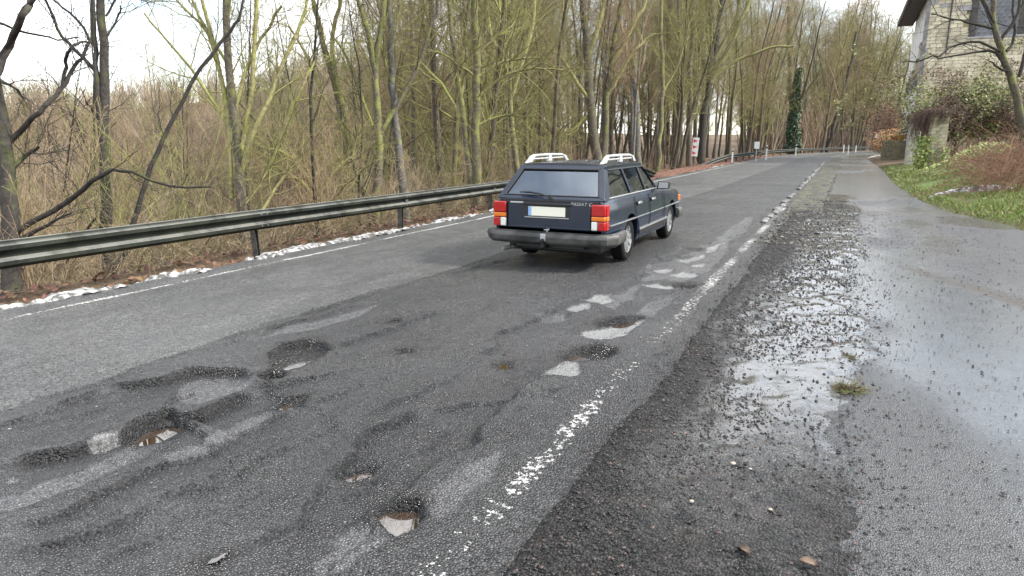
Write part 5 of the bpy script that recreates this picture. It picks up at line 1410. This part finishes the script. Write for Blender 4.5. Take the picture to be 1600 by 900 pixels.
# ivy at the pillar's foot
def leafy(name, label, cat, C, N, size, col, jit, parent_lines=None, m1=None, loc=(0, 0, 0), m2=None, asp=.7):
    g = empty(name, loc, 0, label, cat)
    link('leaves', leaf_mesh('leaves', C, N, size, rg, col, jit, asp), m2 or M_LEAF, g)
    if parent_lines: link('stems', tubes_mesh('stems', parent_lines), m1, g)
    return g
n = 420; zc = rg.uniform(0, 1.5, n); C = np.stack([rg.normal(-.45, .22, n), rg.normal(-.62, .1, n), zc], 1)
leafy('ivy_plant', 'light green ivy climbing the foot of the stone pillar', 'ivy', C, np.tile([-.2, -1, .5], (n, 1)), .075, (.20, .25, .06), .35,
      [(np.array([[-.45 + .1 * j, -.55, -.1], [-.4 + .1 * j, -.6, .7], [-.45 + .08 * j, -.58, 1.5]]), np.array([.012, .01, .005]), 4) for j in range(-3, 4)], B_BROWN, tuple(pil.location))
n = 150; C = np.stack([rg.normal(.5, .1, n), rg.normal(-.55, .08, n), rg.uniform(0, 1.0, n)], 1)
leafy('ivy_plant', 'small sprig of ivy on the far corner of the stone pillar', 'ivy', C, np.tile([.2, -1, .5], (n, 1)), .06, (.18, .24, .06), .35, [(np.array([[.5, -.5, -.1], [.52, -.52, .5], [.5, -.5, 1.]]), np.array([.01, .008, .004]), 4)], B_BROWN, tuple(pil.location))
# pale leafy ground shrub
p = GD(1535, 236, 31); zg = float(land(p[0], p[1]))
n = 1500; X_ = rg.normal(0, 1.15, n); Y_ = rg.normal(0, .55, n); Hh = .75 * np.exp(-(X_ / 1.5) ** 2) * rg.random(n) ** .6
C = np.stack([X_, Y_, Hh + np.array([float(land(p[0] + a, p[1] + b)) - zg for a, b in zip(X_, Y_)])], 1)
leafy('low_shrub', 'low pale green leafy shrub spreading between pillar and brambles', 'shrub', C, np.tile([0, -.4, 1], (n, 1)), .062, (.26, .32, .09), .4,
      bush_lines(rg, 30, .7, 1.6, [(5, .3, .6, 2, .2, .05, 3)], r=.008, n=4), B_BROWN, (p[0], p[1], zg))
# big shrub in front of the gable, red brown twigs, some yellow-green leaves
p = GD(1512, 232, 42); zg = float(land(p[0], p[1]))
L1 = []
for k in range(36):
    at = (rg.normal(0, 1.9), rg.normal(0, .9), 0)
    L1 += bush_lines(rg, 3, rg.uniform(4.0, 6.6), .6, [(12, 1.5, .7, 4, .2, .02, 3), (6, .55, .7, 2, .25, .0, 3)], r=.02, at=at, n=7, up=-.005, wob=.15)
tips = np.array([q[0][-1] for q in L1 if len(q[0]) <= 5])
tips = tips[(tips[:, 2] > .5)]
sel = tips[rg.random(len(tips)) < .95]
sel = np.concatenate([sel + rg.normal(0, .10, sel.shape) for _ in range(3)])
g1 = sel[(np.sin(sel[:, 0] * 1.7 + 1) + .8 * np.sin(sel[:, 2] * 2.1) + rg.normal(0, .6, len(sel))) > .25]
g2 = sel[(np.sin(sel[:, 0] * 1.7 + 1) + .8 * np.sin(sel[:, 2] * 2.1) + rg.normal(0, .6, len(sel))) < -.1]
bs = leafy('big_shrub', 'large tangled shrub with brown twigs and yellow-green leaves below the gable', 'shrub', g1, np.tile([0, -.5, .8], (len(g1), 1)), .08, (.135, .14, .028), .5, L1, B_BROWN, (p[0], p[1], zg))
link('dry_leaves', leaf_mesh('dry_leaves', g2, np.tile([0, -.5, .8], (len(g2), 1)), .07, rg, (.105, .068, .038), .45), M_DRY, bs)
# shrubs by the bend
def dome(px, py, dep, H, spread, stems, mm, label, leafcol=None, name='shrub'):
    p = GD(px, py, dep); zg = float(land(p[0], p[1])); g = empty(name, (p[0], p[1], zg), 0, label, 'shrub')
    L_ = bush_lines(rg, stems, H, spread, [(9, H * .4, .55, 4, .15, .06, 3), (5, H * .18, .6, 2, .2, .03, 3)], r=.018, n=5)
    L_ = [(a, np.maximum(b, .006), c) for a, b, c in L_]
    link('stems', tubes_mesh('stems', L_), mm, g)
    if leafcol:
        t_ = np.array([q[0][-1] for q in L_ if len(q[0]) <= 3]); t_ = np.concatenate([t_ + rg.normal(0, .12, t_.shape) for _ in range(3)])
        link('leaves', leaf_mesh('leaves', t_, np.tile([0, -.4, .8], (len(t_), 1)), .075, rg, leafcol, .4), M_DRY, g)
    return g
dome(1392, 232, 72, 2.3, .95, 40, B_TAN, 'tan leafless shrub glowing behind the low stone wall', (.42, .25, .12))
dome(1390, 222, 76, 4.6, .5, 22, B_RED, 'taller red leaved shrub behind the tan one by the house', (.20, .085, .05))
# leaning tree by the house
near_tree('leaning mossy garden tree with bare branches in front of the gable', 24, [
    ([(1600, 215), (1590, 165), (1577, 115), (1562, 75), (1553, 35), (1552, 0), (1548, -50)], 8, 5, .35), ([(1560, 70), (1590, 20), (1597, -30)], 3, 1.8, .2), ([(1553, 38), (1540, 10), (1525, -20)], 4, 2.4, .2),
    ([(1565, 82), (1530, 66), (1490, 72), (1465, 86), (1440, 92), (1410, 97)], 2.2, 1, .2), ([(1572, 98), (1545, 80), (1510, 85), (1465, 92)], 2.5, 1.2, .2), ([(1555, 45), (1525, 38), (1490, 30), (1455, 22)], 2.2, 1, .2),
    ([(1578, 115), (1560, 105), (1545, 95)], 2.4, 1, .2), ([(1572, 80), (1585, 60), (1584, 30), (1586, -20)], 2.5, 1.5, .2), ([(1592, 120), (1605, 60), (1610, 20)], 3, 1.5, .2)], (B_MOSS, B_DARK), 41,
    [(7, 1.1, .8, 4, .18, .04, 3), (5, .5, .7, 3, .2, .02, 3)])
# brambles: arching brown canes on the bank
lines = []; NB = 620
for i in range(NB):
    pxv = 1520 + 120 * rg.random() ** .8; p = GD(pxv, 270, rg.uniform(17, 29)); zz = float(land(p[0], p[1]))
    a = rg.uniform(0, 6.28); P, Q = limb(rg, (p[0], p[1], zz - .03), (math.cos(a) * .8 - .2, math.sin(a) * .8, 1.1), rg.uniform(.8, 2.6), .009, .0035, 9, .12, -.14)
    lines.append((P, Q, 3))
    for j in range(3):
        k = rg.integers(2, 9); P2, Q2 = limb(rg, P[k], side_dir(rg, unit(P[k] - P[k - 1]), .9), rg.uniform(.15, .6), .005, .002, 3, .22, -.05); lines.append((P2, Q2, 3))
tag(link('brambles', tubes_mesh('brambles', lines), bark('bramble_brown', (.13, .062, .04), (.26, .15, .095), (.18, .13, .07), -.35)), kind='stuff')

# grass on the bank
n = 48000; e_ = rg.gamma(1.5, 1.6, n); Yy = 14 + 34 * rg.random(n) ** 1.3
Xx = path_edge(Yy) + bend(Yy) + .03 + e_ + .06 * rg.normal(0, 1, n)
keep = (fbm(Xx * .8, Yy * .6, 3) > -.10) | (e_ < .4); Xx, Yy = Xx[keep], Yy[keep]; n = len(Xx)
Zz = land(Xx, Yy)
ln = rg.uniform(.03, .12, n) * (1 + .5 * fbm(Xx, Yy, 2)); a = rg.uniform(0, 6.28, n); w = .0035 + .00014 * Yy
tipd = np.stack([np.cos(a) * ln * .9, np.sin(a) * ln * .9, ln], 1); sdv = np.stack([-np.sin(a) * w, np.cos(a) * w, 0 * a], 1)
Pb = np.stack([Xx, Yy, Zz - .01], 1)
V = np.stack([Pb - sdv, Pb + sdv, Pb + tipd * .55 + np.array([0, 0, .02]) + sdv * .7, Pb + tipd], 1).reshape(-1, 3)
me = np_mesh('grass', V, np.arange(n * 4).reshape(-1, 4), smooth_shade=False)
cc = np.where((rg.random(n) < .62)[:, None], np.array([[.15, .215, .036]]), np.array([[.22, .20, .075]])) * rg.uniform(.6, 1.4, (n, 1))
add_col(me, 'tint', np.repeat(cc, 4, 0)); tag(link('grass', me, M_LEAF), kind='stuff')

# ------------------------------------------------------------------ snow
M_SNOW = mat('old_snow', (.46, .46, .46), .6, (.09, .085, .078), 9, ndetail=8, bump=.03, bscale=26, lo=.42, hi=.56)
def snow_strip(name, x_c, y0, y1, half, res, hmax, thr, seed, fx=1.2, fy=.8):
    yy = np.arange(y0, y1, res); xx = np.arange(-half, half, res)
    X, Y = np.meshgrid(xx, yy); XC = x_c(Y)
    nn = fbm((X + seed) * fx * 2, Y * fy, 5) + .55 * fbm((X + seed) * 11, Y * 11, 4)
    hgt = (nn - thr) * hmax * 2.2 - (np.abs(X) / half) ** 2 * hmax * .9
    hgt = np.minimum(hgt, hmax)
    Q = grid_quads(len(yy), len(xx)); ok = (hgt.ravel()[Q] > 0).any(1)
    Xw = X + XC
    zz = land(Xw, Y) if x_c(np.array([20.]))[0] > 0 else np.where(Xw < -7.66, -.03, 0)
    V = np.stack([Xw, Y, zz + np.maximum(hgt, -.02) + (.0 if x_c(np.array([20.]))[0] < 0 else .05)], -1).reshape(-1, 3)
    return np_mesh(name, V, Q[ok])
me = snow_strip('snow_bank', lambda Y: -7.78 + .05 * np.sin(Y * 1.3) + 0 * Y, 2.5, 24, .24, .013, .05, -.05, 2., 1.8, 2.6)
tag(link('snow_bank', me, M_SNOW), kind='stuff')
me = snow_strip('snow_verge', lambda Y: -7.85 + 0 * Y, 42, 62, .2, .05, .05, .1, 5.)
tag(link('snow_verge', me, M_SNOW), kind='stuff')
# melting ridge on the grass
A_, B_ = G(1448, 312), G(1578, 318)
b = np.linspace(0, 1, 70); c = np.linspace(-1, 1, 16); Bq, Cq = np.meshgrid(b, c, indexing='ij')
X = A_[0] + (B_[0] - A_[0]) * 1.0 * Bq + .05 * fbm(Bq * 6, Cq * 0, 3); Y = A_[1] + (B_[1] - A_[1]) * Bq + Cq * .30 * (.6 + .6 * fbm(Bq * 4 + 3, Bq * 0, 3)) + .25 * np.sin(Bq * 4)
Y = np.clip(Y, 17, 40)
H_ = .16 * (1 - Cq ** 2) * np.sqrt(np.clip(np.sin(math.pi * Bq), 0, 1)) * (1 + .8 * fbm(Bq * 9, Cq * 2, 3)) - .02
me = np_mesh('snow_ridge', np.stack([X, Y, land(X, Y) + H_], -1).reshape(-1, 3), grid_quads(70, 16))
tag(link('snow_ridge', me, M_SNOW), 'streak of dirty melting snow lying across the grass bank', 'snow')

# ------------------------------------------------------------------ loose stones, crumbs, leaves, tufts
def pebbles(name, X, Y, Z, size, cols, flat=.6):
    n = len(X); dirs = np.array([[1, 0, 0], [0, 1, 0], [-1, 0, 0], [0, -1, 0], [0, 0, 1], [0, 0, -1]], float)
    s = size[:, None, None] * rg.uniform(.7, 1.2, (n, 6, 1)); V = dirs[None] * s; V[:, :, 2] *= flat
    a = rg.uniform(0, 6.28, n); c_, s_ = np.cos(a)[:, None], np.sin(a)[:, None]
    V = np.stack([V[:, :, 0] * c_ - V[:, :, 1] * s_, V[:, :, 0] * s_ + V[:, :, 1] * c_, V[:, :, 2]], -1) + np.stack([X, Y, Z], 1)[:, None, :]
    T = np.array([[0, 1, 4], [1, 2, 4], [2, 3, 4], [3, 0, 4], [1, 0, 5], [2, 1, 5], [3, 2, 5], [0, 3, 5]])
    me = np_mesh(name, V.reshape(-1, 3), None, (T[None] + (np.arange(n) * 6)[:, None, None]).reshape(-1, 3), smooth_shade=False)
    add_col(me, 'tint', np.repeat(cols, 6, 0)); return me
M_GRAV = mat('gravel_stone', (.05, .05, .05), .7, attr='tint')
n = 52000; Yy = 1.6 + 20 * rg.random(n) ** 2.1; Xx = -1.02 + 1.35 * rg.random(n) ** 1.35 + .14 * rg.normal(0, 1, n) * 1
dens = fbm(Xx * 2.3, Yy * 1.4, 4) + .35 * smooth(.1, -.9, Xx) + .25 * smooth(5, 2.5, Yy)
kp = (rg.random(n) < np.clip(.45 + dens, .03, 1)) & (Xx > -1.3) & (Xx < .95); Xx, Yy = Xx[kp], Yy[kp]; n = len(Xx)
ix = np.clip(np.searchsorted(sx, Xx), 0, len(sx) - 1); iy = np.clip(np.searchsorted(sy, Yy), 0, len(sy) - 1)
Zz = np.where((Xx > sx[0]) & (Xx < .7), np.maximum(sh[iy, ix], .004), .006)
size = rg.gamma(1.7, .0028, n) + .002; size = np.clip(size, .002, .018) * np.interp(Yy, [1.5, 4, 8, 20], [.55, .9, 1.2, 1.6])
cols = np.array([[.020, .020, .0205]]) * rg.uniform(.3, 2.0, (n, 1))
q = rg.random(n); cols[q > .93] = np.array([.10, .065, .055]) * rg.uniform(.6, 1.3, ((q > .93).sum(), 1)); cols[q > .996] = np.array([.30, .28, .25]) * rg.uniform(.5, 1.3, ((q > .996).sum(), 1)); size[q > .996] *= .7
tag(link('gravel', pebbles('gravel', Xx, Yy, Zz + size * .2, size, cols), M_GRAV), kind='stuff')
# crumbs scattered over the footpath
n = 8500; Yy = 2.2 + 16 * rg.random(n) ** 1.6; Xx = .1 + 2.6 * rg.random(n) ** 1.7
kp = Xx < path_edge(Yy) - .05; Xx, Yy = Xx[kp], Yy[kp]; n = len(Xx); size = (rg.gamma(1.5, .0015, n) + .0013) * (1 + .05 * Yy)
cols = np.array([[.020, .018, .017]]) * rg.uniform(.4, 1.8, (n, 1))
tag(link('path_crumbs', pebbles('path_crumbs', Xx, Yy, .010 + size * .2, size, cols), M_GRAV), kind='stuff')
# loose grit on the road near the broken patches
n = 5000; Yy = 1.8 + 14 * rg.random(n) ** 1.5; Xx = -1.4 - 3.6 * rg.random(n) ** 1.2
ix = np.clip(np.searchsorted(rx, Xx), 0, len(rx) - 1); iy = np.clip(np.searchsorted(ry, Yy), 0, len(ry) - 1)
size = (rg.gamma(1.4, .0018, n) + .0012) * (1 + .04 * Yy); cols = np.array([[.05, .05, .05]]) * rg.uniform(.4, 3.2, (n, 1))
tag(link('road_grit', pebbles('road_grit', Xx, Yy, hz[iy, ix] + size * .3, size, cols), M_GRAV), kind='stuff')
# crumbled clods along the kerb
n = 1500; Yy = 12 + 26 * rg.random(n) ** 1.4; Xx = -1.30 + .9 * rg.random(n); size = rg.gamma(2, .008, n) + .007
cols = np.array([[.05, .045, .038]]) * rg.uniform(.5, 2.2, (n, 1)); cols[rg.random(n) > .85] *= 2.2
tag(link('kerb_rubble', pebbles('kerb_rubble', Xx, Yy, .02 + size * .1, size, cols), M_GRAV), kind='stuff')
# fallen leaves on the left verge
n = 9000; Yy = np.concatenate([3.5 + 24 * rg.random(2200), 26 + 50 * rg.random(n - 2200) ** .9]); Xx = -8.0 - rg.gamma(1.6, .6, n) + bend(Yy)
Zz = land(Xx, Yy) + .01 + .06 * rg.random(n) + np.where(Yy > 26, .10, 0)
me = leaf_mesh('fallen_leaves', np.stack([Xx, Yy, Zz], 1), np.tile([0, -.3, 1.], (n, 1)), .05, rg, (.15, .082, .050), .5)
me2 = me.attributes['tint']
tag(link('fallen_leaves', me, M_DRY), kind='stuff')
# low bank of leaf mould the leaves lie on, up the road
yy = np.arange(30, 84, .35); xx = np.linspace(-.55, -3.4, 14); Xm, Ym = np.meshgrid(xx, yy)
hm = .16 * np.sin(np.clip((-.55 - Xm) / 1.3, 0, 1) * math.pi / 2) * smooth(30, 38, Ym) * (1 - smooth(74, 83, Ym)) + .05 * fbm(Xm * 2, Ym * 1.2, 3) - .03
Xw = Xm - 7.3 + bend(Ym)
me = np_mesh('leaf_mould', np.stack([Xw, Ym, np.maximum(land(Xw, Ym), -.25) * (Xm < -1.5) + hm], -1).reshape(-1, 3), grid_quads(len(yy), len(xx)))
tag(link('leaf_mould', me, mat('leaf_mould', (.075, .032, .022), .9, (.20, .095, .06), 5, bump=.05, bscale=16)), kind='structure')
# tufts of grass torn onto the path
def tuft(px, py, s, label, nb):
    p = G(px, py); lines = []
    for i in range(nb):
        a = rg.uniform(0, 6.28); P, Q = limb(rg, (rg.normal(0, .035 * s), rg.normal(0, .03 * s), .005), (math.cos(a), math.sin(a), rg.uniform(.05, .9)), rg.uniform(.05, .16) * s, .0022 * s, .0008, 5, .25, -.18)
        P[:, 2] = np.maximum(P[:, 2], .004); lines.append((P, Q, 3))
    g = empty('grass_tuft', (p[0], p[1], .006), 0, label, 'grass tuft')
    h = int(nb * .45)
    link('green_blades', tubes_mesh('green_blades', lines[:h]), mat('blade_green', (.13, .15, .04), .6), g)
    link('dry_blades', tubes_mesh('dry_blades', lines[h:]), mat('blade_dry', (.10, .062, .035), .7), g)
    m_ = pebbles('soil', rg.normal(0, .045 * s, 60), rg.normal(0, .03 * s, 60), rg.uniform(0, .03 * s, 60), rg.uniform(.004, .014, 60) * s, np.tile([.03, .022, .016], (60, 1)))
    link('soil', m_, M_GRAV, g)
tuft(1325, 610, 1.0, 'torn tuft of grass and roots lying on the wet footpath', 260)
tuft(1328, 560, .6, 'smaller green tuft lying on the wet footpath', 90)
# pale single stones and dead leaves lying near
for i, (px, py, s, lab) in enumerate([(1145, 732, .013, 'pale broken stone on the gravel shoulder'), (1080, 792, .011, 'small rounded tan stone on the dark gravel'), (1203, 805, .009, 'tiny cream stone near the edge of the footpath')]):
    p = G(px, py); b = bmesh.new(); bmesh.ops.create_icosphere(b, subdivisions=2, radius=s)
    for v in b.verts: v.co *= 1 + .35 * (random.random() - .5); v.co.z *= .65
    me = bpy.data.meshes.new('stone'); b.to_mesh(me); b.free()
    o = link('loose_stone', me, mat('pale_stone', (.36, .31, .25), .6), None, (p[0], p[1], .03)); tag(o, lab, 'stone')
for (px, py, lab) in [(1160, 871, 'curled pale leaf on the gravel'), (1263, 891, 'brown dead leaf at the edge of the gravel'), (790, 559, 'rust coloured leaf stuck on the road')]:
    p = G(px, py); b = MB(); V = []; F = []
    for i in range(7):
        u = i / 6; w = .022 * math.sin(math.pi * min(1, u * .95 + .03)) + .001
        for j in range(5): v_ = (j - 2) / 2; V.append(((u - .5) * .075, v_ * w, .012 * v_ * v_ + .008 * math.sin(u * 4)))
    for i in range(6):
        for j in range(4): a = i * 5 + j; F.append((a, a + 1, a + 6, a + 5))
    b.add(V, F); o = b.build('dead_leaf', mat('leaf_brown', (.15, .105, .075), .7, (.10, .06, .04), 30), None, loc=(p[0], p[1], .028 if px > 800 else .012)); o.rotation_euler = (.1, .05, random.uniform(0, 3)); tag(o, lab, 'leaf')
